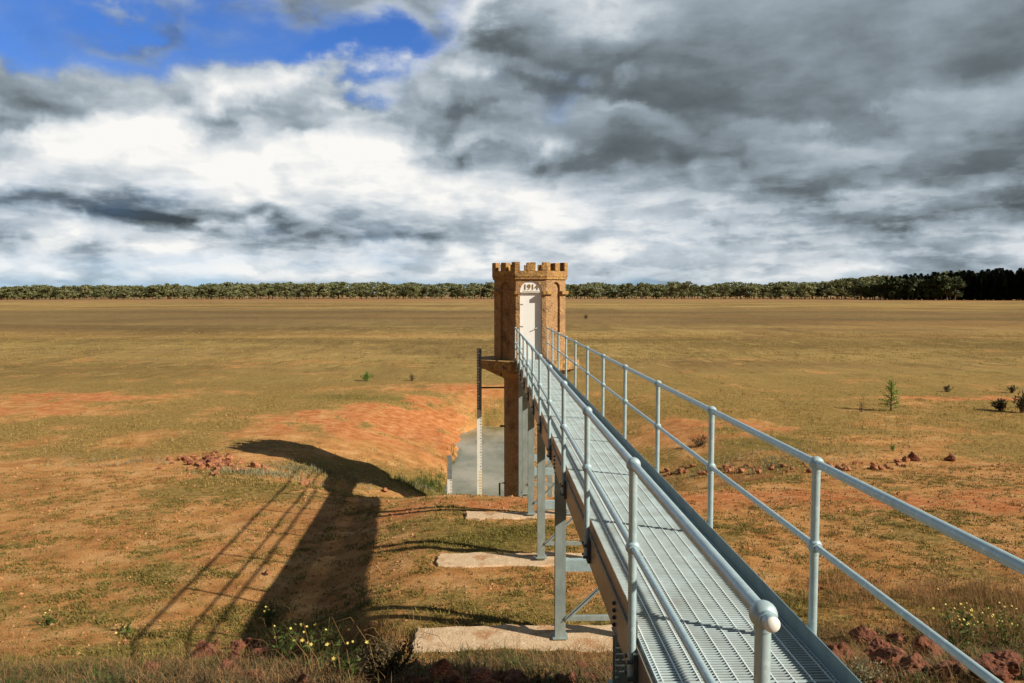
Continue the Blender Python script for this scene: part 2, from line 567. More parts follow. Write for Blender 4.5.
def fbm(x, y, o=5, g=0.5):
    s, a, t = 0.0, 1.0, 0.0
    c, sn = math.cos(0.6), math.sin(0.6)
    for i in range(o):
        s = s + a * vnoise(x + 17.3 * i, y - 9.1 * i)
        t += a
        a *= g
        x, y = (c * x - sn * y) * 2.03, (sn * x + c * y) * 2.03
    return s / t


def sstep(x, a, b):
    t = np.clip((x - a) / (b - a), 0, 1)
    return t * t * (3 - 2 * t)


KY = [-50, 0, 3.6, 5.0, 6.5, 8.0, 9.3, 10.1, 14.0, 17.6, 20.7, 24, 28, 32, 40, 6000]
KZ = [2.19, 2.19, 2.16, 1.60, 0.96, 0.34, -0.22, -0.32, -0.60, -0.78, -1.14, -1.55, -1.9, -2.05, -2.1, -2.15]
TX = [0, 2.4, 3.0, 3.6, 4.4, 5.4, 7.1, 9.4, 12]
TD = [2.75, 2.65, 2.2, 1.72, 1.38, 1.08, 0.62, 0.15, 0]


def height(x, y):
    x = np.asarray(x, dtype=float)
    y = np.asarray(y, dtype=float)
    yy = y + 0.8 * (fbm(x * 0.18, y * 0.18, 3) - 0.5) * sstep(y, 14, 19)
    base = np.interp(yy, KY, KZ)
    base = 0.5 * base + 0.25 * (np.interp(yy - 0.5, KY, KZ) + np.interp(yy + 0.5, KY, KZ))
    t = np.abs(x - 1.4 + 1.2 * (fbm(y * 0.2 + 5, x * 0.1, 3) - 0.5))
    sx = np.interp(t * (1 + 0.014 * np.clip(y - 31, 0, 16)), TX, TD)
    sy = sstep(y, 20.4 + 0.05 * t * t, 25.6 + 0.05 * t * t) * (1 - sstep(y, 44, 55))
    z = base - sx * sy - 0.42 * sstep(-x, 0.9, 3.4) * sstep(y, 9, 12) * (1 - sstep(y, 17, 26))
    near = np.exp(-np.maximum(y, 0) / 60)
    z = z + 0.5 * (fbm(x * 0.55 + 11, y * 0.35, 4, 0.55) - 0.5) * sx * sy * np.exp(-((z + 3.7) / 0.8) ** 2)
    z = z + near * (0.10 * (fbm(x * 0.7, y * 0.7, 4) - 0.5) + 0.05 * (fbm(x * 3.1 + 40, y * 3.1, 3) - 0.5)) * sstep(np.abs(y - 2), 0, 2)
    z = z + 0.35 * (fbm(x * 0.03, y * 0.03, 3) - 0.5) * sstep(y, 45, 90)
    return z


def h1(x, y):
    return float(height(np.array([x]), np.array([y]))[0])


CAM = np.array([0, 0, 4.3])
_cr = cam.rotation_euler.to_matrix()


def at(px, py):
    """where the sight line of a spot measured in the photograph meets the terrain"""
    d = _cr @ Vector(((px - 512) / F, (341.5 - py) / F, -1))
    ts = np.geomspace(3, 1500, 4000)
    X, Y, Z = d.x * ts, d.y * ts, 4.3 + d.z * ts
    below = Z < height(X, Y)
    i = int(np.argmax(below)) if below.any() else len(ts) - 1
    return X[i], Y[i], h1(X[i], Y[i])


# cover: how bare, how green, how red the surface is at each spot
def blob(x, y, cx, cy, rx, ry):
    return np.exp(-(((x - cx) / rx) ** 2 + ((y - cy) / ry) ** 2))


BARE = []
for (px, py, rx, ry, a) in [(325, 422, 3.4, 4.0, 1.25), (405, 418, 2.6, 4.0, 1.1), (440, 440, 3.0, 5.0, 0.8), (62, 398, 4.6, 3.0, 1.3), (20, 412, 5, 2.5, 0.7), (430, 415, 4.0, 6.0, 0.6), (120, 560, 2.6, 2.2, 0.3),
                            (985, 398, 9, 1.5, 0.9), (800, 495, 9, 1.3, 0.9), (960, 505, 7, 1.6, 0.8), (480, 505, 2.6, 0.8, 0.7), (300, 530, 3, 3, 0.35), (440, 600, 2.0, 1.2, 0.55),
                            (900, 560, 3, 2, 0.3), (470, 388, 5, 2.0, 0.6), (690, 425, 3, 4, 0.5), (760, 430, 4, 3, 0.45)]:
    p = at(px, py)
    BARE.append((p[0], p[1], rx, ry, a))
GREEN = []
for (px, py, rx, ry, a) in [(480, 545, 1.7, 0.9, 1.0), (380, 398, 6, 1.6, 0.9), (470, 590, 1.2, 0.5, 0.6), (600, 470, 2.5, 2, 0.4), (420, 490, 1.2, 0.8, 0.9), (770, 440, 3, 2, 0.6), (590, 480, 1.5, 1.2, 0.6),
                            (300, 560, 1.0, 0.5, 0.5), (850, 485, 2.5, 1.0, 0.5), (510, 530, 1.2, 0.6, 0.8), (350, 620, 1.5, 0.5, 0.4), (40, 540, 2, 1, 0.3), (800, 450, 4, 2, 0.4)]:
    p = at(px, py)
    GREEN.append((p[0], p[1], rx, ry, a))


def cover(x, y):
    bare = sum(a * blob(x, y, cx, cy, rx, ry) for cx, cy, rx, ry, a in BARE)
    bare = bare * np.clip(0.25 + 2.9 * (fbm(x * 0.8 + 7, y * 0.8 + 2, 5, 0.6) - 0.36), 0, 1.15)
    gr = sum(a * blob(x, y, cx, cy, rx, ry) for cx, cy, rx, ry, a in GREEN)
    n = fbm(x * 0.45, y * 0.45, 5, 0.6)
    bench = 1 - sstep(y, 19, 24)
    plain = sstep(y, 22, 32)
    grass = (0.30 + 2.8 * (n - 0.5) + 0.9 * (fbm(x * 0.12 + 3, y * 0.12, 3) - 0.5)) * (1 - plain) + plain * (0.66 + 1.5 * (n - 0.5) + 0.9 * (fbm(x * 0.07 + 9, y * 0.16, 4) - 0.5) + 0.25 * sstep(y, 36, 55))
    grass = grass - 0.95 * bare + 0.6 * gr
    far = sstep(y, 60, 110)
    grass = grass * (1 - far) + far * (0.85 + 0.8 * (fbm(x * 0.01, y * 0.05, 4) - 0.5))
    green = gr + 1.2 * (fbm(x * 0.3 + 30, y * 0.3 + 12, 4) - 0.55) * (0.6 + 0.4 * bench)
    return np.clip(grass, 0, 1), np.clip(green, 0, 1), np.clip(bare, 0, 1)


def build_ground():
    # rings round the viewer's spot, close together near by, far apart at the horizon
    r = [1.2]
    while r[-1] < 160: r.append(r[-1] * 1.0085)
    while r[-1] < 9000: r.append(r[-1] * 1.05)
    r = np.array(r)
    a = np.concatenate([np.radians(np.arange(-40, 40.01, 0.11)), np.radians(np.arange(44, 317, 4.0))])
    R, A = np.meshgrid(r, a, indexing='ij')
    X, Y = R * np.sin(A), R * np.cos(A)
    X = X.ravel(); Y = Y.ravel()
    X = np.append(X, 0.0); Y = np.append(Y, 0.0)
    Z = height(X, Y)
    back = sstep(-Y, 3, 40)
    Z = Z * (1 - back) + back * 2.0
    nr, na = len(r), len(a)
    i = np.arange(nr - 1)[:, None]
    j = np.arange(na)[None, :]
    jn = (j + 1) % na
    f = np.stack([i * na + j, i * na + jn, (i + 1) * na + jn, (i + 1) * na + j], -1).reshape(-1, 4)
    f = f[:, ::-1]
    c = len(X) - 1
    fan = np.stack([np.full(na, c), np.full(na, c), np.arange(na), (np.arange(na) + 1) % na], -1)[:, 1:]
    me_v = np.stack([X, Y, Z], -1)
    quads = f
    o = mesh_np('ground', me_v, quads, ground_mat(), smooth=True)
    me = o.data
    g, gn, ba = cover(X, Y)
    for nm, arr in (('grass', g), ('green', gn), ('bare', ba)):
        at_ = me.attributes.new(nm, 'FLOAT', 'POINT')
        at_.data.foreach_set('value', arr.astype(np.float32))
    tag(o, kind='structure')
    return o


def ground_mat():
    m = bpy.data.materials.new('red_soil_and_dry_grass')
    m.use_nodes = True
    nt = m.node_tree
    N, L = nt.nodes, nt.links
    b = N['Principled BSDF']
    b.inputs['Roughness'].default_value = 0.95
    b.inputs['Specular IOR Level'].default_value = 0.1
    g = N.new('ShaderNodeNewGeometry')
    pos = g.outputs['Position']

    def nz(s, d=6, r=0.6, st=(1, 1, 1), off=(0, 0, 0)):
        mp = N.new('ShaderNodeMapping')
        mp.inputs['Scale'].default_value = st
        mp.inputs['Location'].default_value = off
        L.new(pos, mp.inputs[0])
        n = N.new('ShaderNodeTexNoise')
        n.inputs['Scale'].default_value = s
        n.inputs['Detail'].default_value = d
        n.inputs['Roughness'].default_value = r
        L.new(mp.outputs[0], n.inputs['Vector'])
        return n.outputs['Fac']

    def ramp(x, stops):
        r = N.new('ShaderNodeValToRGB')
        e = r.color_ramp.elements
        e[0].position, e[0].color = stops[0][0], (*stops[0][1], 1)
        e[1].position, e[1].color = stops[-1][0], (*stops[-1][1], 1)
        for p, c in stops[1:-1]:
            q = e.new(p)
            q.color = (*c, 1)
        L.new(x, r.inputs[0])
        return r.outputs[0]

    def mixc(f, a, c):
        x = N.new('ShaderNodeMix')
        x.data_type = 'RGBA'
        L.new(f, x.inputs['Factor'])
        L.new(a, x.inputs['A'])
        L.new(c, x.inputs['B'])
        return x.outputs['Result']

    def mr(x, a, b_, lo=0, hi=1):
        n = N.new('ShaderNodeMapRange')
        n.interpolation_type = 'SMOOTHSTEP'
        n.inputs[1].default_value = a
        n.inputs[2].default_value = b_
        n.inputs[3].default_value = lo
        n.inputs[4].default_value = hi
        L.new(x, n.inputs[0])
        return n.outputs[0]

    def M(op, a, c):
        n = N.new('ShaderNodeMath')
        n.operation = op
        for i, v in enumerate((a, c)):
            if isinstance(v, (int, float)): n.inputs[i].default_value = v
            else: L.new(v, n.inputs[i])
        return n.outputs[0]

    def attr(nm):
        a = N.new('ShaderNodeAttribute')
        a.attribute_name = nm
        return a.outputs['Fac']
    soil = ramp(nz(1.3, 9, 0.65), [(0.3, (0.34, 0.145, 0.045)), (0.48, (0.58, 0.285, 0.098)), (0.7, (0.72, 0.43, 0.19))])
    redsoil = ramp(nz(2.2, 8, 0.65, off=(4, 4, 0)), [(0.3, (0.38, 0.125, 0.038)), (0.5, (0.58, 0.22, 0.078)), (0.7, (0.70, 0.38, 0.18))])
    soil = mixc(mr(nz(0.45, 6, 0.7, off=(6, 1, 0)), 0.50, 0.66, 0, 0.6), soil, ramp(nz(3.0, 6, 0.7), [(0.35, (0.26, 0.115, 0.040)), (0.65, (0.44, 0.20, 0.066))]))
    soil = mixc(mr(attr('bare'), 0.15, 0.8), soil, redsoil)
    # pebbles and clods
    cl = nz(9.0, 9, 0.75)
    soil = mixc(mr(cl, 0.60, 0.70, 0, 0.6), soil, ramp(nz(20, 3), [(0.4, (0.12, 0.05, 0.02)), (0.6, (0.5, 0.26, 0.11))]))
    soil = mixc(mr(nz(34, 5, 0.8, off=(3, 8, 0)), 0.56, 0.66, 0, 0.75), soil, ramp(nz(12, 3), [(0.45, (0.10, 0.065, 0.018)), (0.6, (0.17, 0.075, 0.028))]))
    straw_c = ramp(nz(6.0, 9, 0.75), [(0.32, (0.13, 0.085, 0.022)), (0.5, (0.31, 0.205, 0.06)), (0.68, (0.50, 0.355, 0.125))])
    green_c = ramp(nz(8.0, 8, 0.7, off=(7, 2, 0)), [(0.32, (0.06, 0.058, 0.012)), (0.5, (0.14, 0.12, 0.026)), (0.7, (0.28, 0.235, 0.06))])
    grass = mixc(mr(M('ADD', attr('green'), M('MULTIPLY', M('SUBTRACT', nz(1.6, 6, 0.7), 0.5), 1.1)), 0.22, 0.85), straw_c, green_c)
    # plain: bands of different herbage running across
    band = nz(0.02, 5, 0.6, (0.22, 1.0, 1), (3, 0.3, 0))
    bandc = ramp(band, [(0.36, (0.13, 0.086, 0.032)), (0.45, (0.245, 0.165, 0.057)), (0.54, (0.40, 0.285, 0.10)), (0.64, (0.27, 0.17, 0.07))])
    tuft = nz(1.0, 7, 0.75, (1.0, 0.12, 1))
    bandc = mixc(mr(nz(0.22, 6, 0.7, (1, 0.2, 1), (5, 5, 0)), 0.46, 0.60, 0, 0.45), bandc, ramp(nz(0.9, 5, 0.7, (1, .15, 1)), [(0.4, (0.10, 0.065, 0.022)), (0.6, (0.26, 0.165, 0.06))]))
    bandc = mixc(mr(tuft, 0.50, 0.60, 0, 0.7), bandc, ramp(nz(0.3, 4), [(0.4, (0.12, 0.085, 0.026)), (0.6, (0.54, 0.38, 0.14))]))
    bandc = mixc(mr(nz(0.045, 6, 0.7, (0.5, 0.35, 1), (2, 8, 0)), 0.50, 0.60, 0, 0.55), bandc, ramp(nz(0.7, 5, 0.75, (1, .2, 1)), [(0.42, (0.085, 0.058, 0.022)), (0.6, (0.21, 0.135, 0.05))]))
    sp = N.new('ShaderNodeSeparateXYZ')
    L.new(pos, sp.inputs[0])
    Yc = sp.outputs['Y']
    farf = mr(Yc, 38, 80)
    grass = mixc(farf, grass, bandc)
    # dark burnt strip and red far strip
    dk = M('MULTIPLY', mr(M('ADD', Yc, M('MULTIPLY', nz(0.012, 6, 0.7, (1, .5, 1)), 160)), 205, 260), mr(M('ADD', Yc, M('MULTIPLY', nz(0.01, 6, 0.7, (1, .5, 1), off=(9, 9, 0)), 260)), 520, 400))
    dkc = ramp(nz(0.5, 5, 0.7), [(0.35, (0.095, 0.062, 0.030)), (0.6, (0.20, 0.135, 0.06))])
    grass = mixc(M('MULTIPLY', dk, 0.65), grass, dkc)
    fr = mr(Yc, 520, 800)
    frc = ramp(nz(0.02, 4, 0.6, (0.15, 1, 1), (1, 5, 0)), [(0.4, (0.30, 0.145, 0.06)), (0.55, (0.30, 0.19, 0.085)), (0.65, (0.20, 0.14, 0.06))])
    grass = mixc(fr, grass, frc)
    gf = M('ADD', attr('grass'), M('MULTIPLY', M('SUBTRACT', nz(6.0, 9, 0.82, off=(2, 6, 0)), 0.5), 3.2))
    gfac = mr(gf, 0.38, 0.68)
    c = mixc(gfac, soil, grass)
    L.new(c, b.inputs['Base Color'])
    hgt = M('ADD', M('MULTIPLY', nz(7, 10, 0.75), 1.0), M('MULTIPLY', nz(28, 6, 0.7), 0.5))
    bp = N.new('ShaderNodeBump')
    bp.inputs['Strength'].default_value = 1.0
    bp.inputs['Distance'].default_value = 0.09
    L.new(hgt, bp.inputs['Height'])
    bp2 = N.new('ShaderNodeBump')
    bp2.inputs['Strength'].default_value = 0.7
    bp2.inputs['Distance'].default_value = 0.5
    L.new(M('MULTIPLY', nz(1.2, 8, 0.75, (1, 0.4, 1)), farf), bp2.inputs['Height'])
    L.new(bp.outputs[0], bp2.inputs['Normal'])
    L.new(bp2.outputs[0], b.inputs['Normal'])
    return m


build_ground()

# water in the outlet pit
WZ = -3.86
def water():
    m = bpy.data.materials.new('murky_water')
    m.use_nodes = True
    N, L = m.node_tree.nodes, m.node_tree.links
    b = N['Principled BSDF']
    b.inputs['Base Color'].default_value = (0.20, 0.17, 0.11, 1)
    b.inputs['Roughness'].default_value = 0.12
    b.inputs['IOR'].default_value = 1.33
    g = N.new('ShaderNodeNewGeometry')
    def nz(sc, st):
        mp = N.new('ShaderNodeMapping')
        mp.inputs['Scale'].default_value = st
        L.new(g.outputs['Position'], mp.inputs[0])
        n = N.new('ShaderNodeTexNoise')
        n.inputs['Scale'].default_value = sc
        n.inputs['Detail'].default_value = 7
        n.inputs['Roughness'].default_value = 0.65
        L.new(mp.outputs[0], n.inputs['Vector'])
        return n.outputs[0]
    cr = N.new('ShaderNodeValToRGB')
    cr.color_ramp.elements[0].position = 0.38
    cr.color_ramp.elements[0].color = (0.15, 0.15, 0.08, 1)
    cr.color_ramp.elements[1].position = 0.62
    cr.color_ramp.elements[1].color = (0.34, 0.31, 0.22, 1)
    L.new(nz(0.5, (1, .5, 1)), cr.inputs[0])
    L.new(cr.outputs[0], b.inputs['Base Color'])
    rr_ = N.new('ShaderNodeMapRange')
    rr_.inputs[1].default_value = 0.4
    rr_.inputs[2].default_value = 0.65
    rr_.inputs[3].default_value = 0.03
    rr_.inputs[4].default_value = 0.28
    L.new(nz(0.8, (1, .25, 1)), rr_.inputs[0])
    L.new(rr_.outputs[0], b.inputs['Roughness'])
    bp = N.new('ShaderNodeBump')
    bp.inputs['Strength'].default_value = 0.35
    bp.inputs['Distance'].default_value = 0.03
    L.new(nz(4.0, (1, .6, 1)), bp.inputs['Height'])
    L.new(bp.outputs[0], b.inputs['Normal'])
    vs = [(-7, 20, WZ), (10, 20, WZ), (10, 54, WZ), (-7, 54, WZ)]
    o = MB().add(vs, [(0, 1, 2, 3)]).build('water', m)
    tag(o, kind='structure')
water()

# ------------------------------------------------------------------ tower
TC = Vector((1.36, 27.45, 0))


def octo(ap, rot=0.0):
    R = ap / math.cos(PI / 8)
    return [(R * math.cos(PI / 8 + k * PI / 4 + rot), R * math.sin(PI / 8 + k * PI / 4 + rot)) for k in range(8)]


def build_tower():
    t = empty('valve_tower', (TC.x, TC.y, 2.04))
    tag(t, 'small octagonal castle-like intake tower with battlements, white door and the year 1914', 'tower')
    z0 = 2.04
    def Z(z): return z - z0
    AP = 1.23
    face_w = 2 * AP * math.tan(PI / 8)
    aw, zs = 0.37, 4.38
    zb, zt = 2.04, 4.90
    wall = MB()
    for k in range(8):
        an = -PI / 2 + k * PI / 4                       # outward normal of the face; k = 0 looks along the bridge
        nrm = Vector((math.cos(an), math.sin(an), 0))
        tan = Vector((-math.sin(an), math.cos(an), 0))
        dep = 0.17 if k == 0 else 0.08
        aw, zs = (0.37, 4.38) if k == 0 else (0.21, 4.50)
        def P(u, z, d=0.0): return nrm * (AP - d) + tan * u + Vector((0, 0, Z(z)))
        hw = face_w / 2
        A = [(aw * math.cos(PI - PI * i / 14), zs + aw * math.sin(PI * i / 14)) for i in range(15)]
        vs, fs = [], []
        def quad(a, b, c, d):
            n = len(vs)
            vs.extend([a, b, c, d])
            fs.append((n, n + 1, n + 2, n + 3))
        quad(P(-hw, zb), P(-aw, zb), P(-aw, zt), P(-hw, zt))
        quad(P(aw, zb), P(hw, zb), P(hw, zt), P(aw, zt))
        for i in range(14):
            (u0, y0), (u1, y1) = A[i], A[i + 1]
            quad(P(u0, y0), P(u1, y1), P(u1, zt), P(u0, zt))
            quad(P(u0, y0, dep), P(u1, y1, dep), P(u1, y1), P(u0, y0))
            quad(P(u0, zs, dep), P(u1, zs, dep), P(u1, y1, dep), P(u0, y0, dep))
        quad(P(-aw, zb, dep), P(-aw, zs, dep), P(-aw, zs), P(-aw, zb))
        quad(P(aw, zb), P(aw, zs), P(aw, zs, dep), P(aw, zb, dep))
        quad(P(-aw, zb, dep), P(aw, zb, dep), P(aw, zs, dep), P(-aw, zs, dep))
        wall.add(vs, fs)
    wall.build('wall', render_m, t)
    aw, zs = 0.37, 4.38
    # moulding at the springing of the arches, broken by the recesses
    for k in range(8):
        c0 = Vector(octo(AP)[k] + (0,))
        d = c0.normalized()
        ms = MB()
        for s in (-1, 1):
            an = PI / 4 * k + PI / 8 + s * PI / 8
            nrm = Vector((math.cos(an), math.sin(an), 0))
            tan = Vector((-math.sin(an), math.cos(an), 0))
            e = nrm * AP + tan * (-s) * ((0.385 if (k + (1 if s > 0 else 0)) % 8 == 6 else 0.225))
            out = 0.10
            corner_out = d * ((AP + out) / math.cos(PI / 8))
            pts = [e, c0, corner_out, e + nrm * out]
            if s > 0: pts = pts[::-1]
            lo = [p + Vector((0, 0, Z(4.29))) for p in pts]
            hi = [p + Vector((0, 0, Z(4.40))) for p in pts]
            ms.add(lo + hi, [(0, 1, 2, 3), (7, 6, 5, 4), (0, 4, 5, 1), (1, 5, 6, 2), (2, 6, 7, 3), (3, 7, 4, 0)])
        ms.build('moulding', lichen_m, t)
    # parapet ring, stepped out
    PA, PI_ = 1.30, 1.08
    def ring(ao, ai, z_0, z_1):
        o_, i_ = octo(ao), octo(ai)
        vs = [(x, y, Z(z_0)) for x, y in o_] + [(x, y, Z(z_1)) for x, y in o_] + [(x, y, Z(z_1)) for x, y in i_] + [(x, y, Z(z_0)) for x, y in i_]
        fs = []
        for k in range(8):
            n = (k + 1) % 8
            fs += [(k, n, 8 + n, 8 + k), (8 + k, 8 + n, 16 + n, 16 + k), (16 + k, 16 + n, 24 + n, 24 + k), (24 + k, 24 + n, n, k)]
        return vs, fs
    par = MB()
    par.add(*ring(1.28, 1.10, 4.80, 4.885))
    par.add(*ring(PA, PI_, 4.885, 5.08))
    par.build('parapet', lichen_m, t)
    vs, fs = prism(octo(1.098), Z(4.82), Z(4.90))
    MB().add(vs, fs).build('roof', render_m, t)
    fw = 2 * PA * math.tan(PI / 8)
    th = 0.225
    rr = random.Random(4)
    for k in range(8):
        an = -PI / 2 + k * PI / 4
        nrm = Vector((math.cos(an), math.sin(an), 0))
        tan = Vector((-math.sin(an), math.cos(an), 0))
        # middle merlon of the face
        m_ = MB()
        w = 0.24 if k else 0.30
        top = 5.365 + rr.uniform(-.012, .012)
        vs = []
        for z in (5.08, top):
            for u, d in ((-w / 2, 0), (w / 2, 0), (w / 2, th), (-w / 2, th)):
                jz = rr.uniform(-.018, .012) if z > 5.1 else 0
                vs.append(nrm * (PA - d) + tan * (u + rr.uniform(-.012, .012)) + Vector((0, 0, Z(z) + jz)))
        m_.add(vs, [(3, 2, 1, 0), (4, 5, 6, 7), (0, 1, 5, 4), (1, 2, 6, 5), (2, 3, 7, 6), (3, 0, 4, 7)])
        m_.build('merlon', lichen_m, t, bevel=0.015)
        # corner merlon, wrapping the angle
        a2 = an + PI / 8
        n2 = Vector((math.cos(an + PI / 4), math.sin(an + PI / 4), 0))
        t2 = Vector((-math.sin(an + PI / 4), math.cos(an + PI / 4), 0))
        L_ = 0.17
        co_ = Vector((math.cos(a2), math.sin(a2), 0)) * (PA / math.cos(PI / 8))
        ci_ = Vector((math.cos(a2), math.sin(a2), 0)) * ((PA - th) / math.cos(PI / 8))
        hw_o = fw / 2
        e1 = nrm * PA + tan * (hw_o - L_)
        e1i = nrm * (PA - th) + tan * (hw_o - L_)
        e2 = n2 * PA - t2 * (hw_o - L_)
        e2i = n2 * (PA - th) - t2 * (hw_o - L_)
        pts = [e1, co_, e2, e2i, ci_, e1i]
        top = 5.372 + rr.uniform(-.012, .012)
        lo = [p + Vector((0, 0, Z(5.08))) for p in pts]
        hi = [p + Vector((0, 0, Z(top))) for p in pts]
        MB().add(lo + hi, [(5, 4, 1, 0), (4, 3, 2, 1), (6, 7, 10, 11), (7, 8, 9, 10)] + [(i, (i + 1) % 6, 6 + (i + 1) % 6, 6 + i) for i in range(6)]).build('merlon', lichen_m, t, bevel=0.015)
    # ledge round the foot of the chamber, corbel and column
    vs, fs = prism(octo(1.70), Z(1.73), Z(2.04))
    MB().add(vs, fs).build('ledge', lichen_m, t, bevel=0.02)
    def frust(a0, z_0, a1, z_1, nm, mt):
        o0, o1 = octo(a0), octo(a1)
        vs = [(x, y, Z(z_0)) for x, y in o0] + [(x, y, Z(z_1)) for x, y in o1]
        MB().add(vs, [tuple(reversed(range(8))), tuple(range(8, 16))] + [(i, (i + 1) % 8, 8 + (i + 1) % 8, 8 + i) for i in range(8)]).build(nm, mt, t)
    frust(0.885, 1.36, 1.60, 1.73, 'corbel', render_m)
    vs, fs = prism([(0.885 * math.cos(2 * PI * i / 40), 0.885 * math.sin(2 * PI * i / 40)) for i in range(40)], Z(-4.9), Z(1.40))
    cb = MB(); cb.add(vs, fs[:2]); cb.add(vs, fs[2:], True)
    cb.build('column', render_m, t)
    # door with arched head panel
    dy = -(AP - 0.145)
    door = MB()
    door.box(-aw + .004, aw - .004, dy - 0.03, dy, Z(zb + 0.02), Z(zs - 0.03))
    dr = door.build('door', white_m, t)
    A = [(aw * math.cos(PI - PI * i / 24) * 0.99, zs + aw * 0.99 * math.sin(PI * i / 24)) for i in range(25)]
    outl = [(-aw + .004, zs - 0.028)] + A + [(aw - .004, zs - 0.028)]
    n = len(outl)
    dh = -(AP - 0.035)
    vs = [(u, dh, Z(z)) for u, z in outl] + [(u, dh + 0.09, Z(z)) for u, z in outl]
    head = MB().add(vs, [tuple(range(n)), tuple(range(2 * n - 1, n - 1, -1))] + [(i, n + i, n + (i + 1) % n, (i + 1) % n) for i in range(n)])
    hp_ = head.build('head_panel', white_m, t)
    # year in raised lettering on the arched head
    cu = bpy.data.curves.new('year_lettering', 'FONT')
    cu.body = '1914'
    cu.size = 0.245
    cu.extrude = 0.008
    cu.align_x = 'CENTER'
    cu.space_character = 1.05
    cu.offset = 0.004
    tmp = bpy.data.objects.new('tmp', cu)
    col.objects.link(tmp)
    dg = bpy.context.evaluated_depsgraph_get()
    me = bpy.data.meshes.new_from_object(tmp.evaluated_get(dg))
    bpy.data.objects.remove(tmp)
    me.materials.clear()
    me.materials.append(letter_m)
    yo = bpy.data.objects.new('year_lettering', me)
    col.objects.link(yo)
    yo.parent = hp_
    yo.rotation_euler = (rad(90), 0, 0)
    yo.location = (0, dh - 0.008, Z(4.455))
    # small illegible line under the year
    ln = MB()
    u = -0.27
    r2 = random.Random(2)
    while u < 0.27:
        w = r2.uniform(0.012, 0.03)
        ln.box(u, u + w, dh - 0.006, dh - 0.001, Z(4.385), Z(4.385 + r2.uniform(0.018, 0.028)))
        u += w + 0.014
    ln.build('small_lettering', gauge_y, hp_)
    for hz_ in (2.45, 3.2, 3.95):
        MB().box(-aw + 0.006, -aw + 0.11, dy - 0.036, dy - 0.0305, Z(hz_ - .02), Z(hz_ + .02)).build('hinge', galv_dull, dr)
    hd = MB()
    hd.tube([(0.20, dy - 0.035, Z(3.15)), (0.20, dy - 0.09, Z(3.15)), (0.11, dy - 0.095, Z(3.12))], 0.014, 8)
    hd.ball((0.20, dy - 0.045, Z(3.15)), 0.032, 12, 8)
    hd.build('handle', galv_dull, dr)
    # rusty pipe stub and bracket on the column
    MB().tube([(-0.86, -0.1, Z(-0.36)), (-1.03, -0.12, Z(-0.36))], 0.035, 8).build('iron_peg', rust_m, t)
    MB().tube([(-0.86, -0.3, Z(-2.35)), (-1.05, -0.32, Z(-2.35)), (-1.05, -0.32, Z(-3.6))], 0.03, 8).build('iron_pipe', rust_m, t)
    MB().tube([(-1.0, -0.9, Z(1.74)), (-1.0, -0.9, Z(1.50))], 0.025, 8).build('drain_spout', rust_m, t)
build_tower()

# ------------------------------------------------------------------ footbridge
SL = 0.00705
DZ = 2.28                                               # deck level at the viewer's end
XL, XR = 0.822, 1.888
def shear(p): return (p[0], p[1], p[2] - SL * p[1])


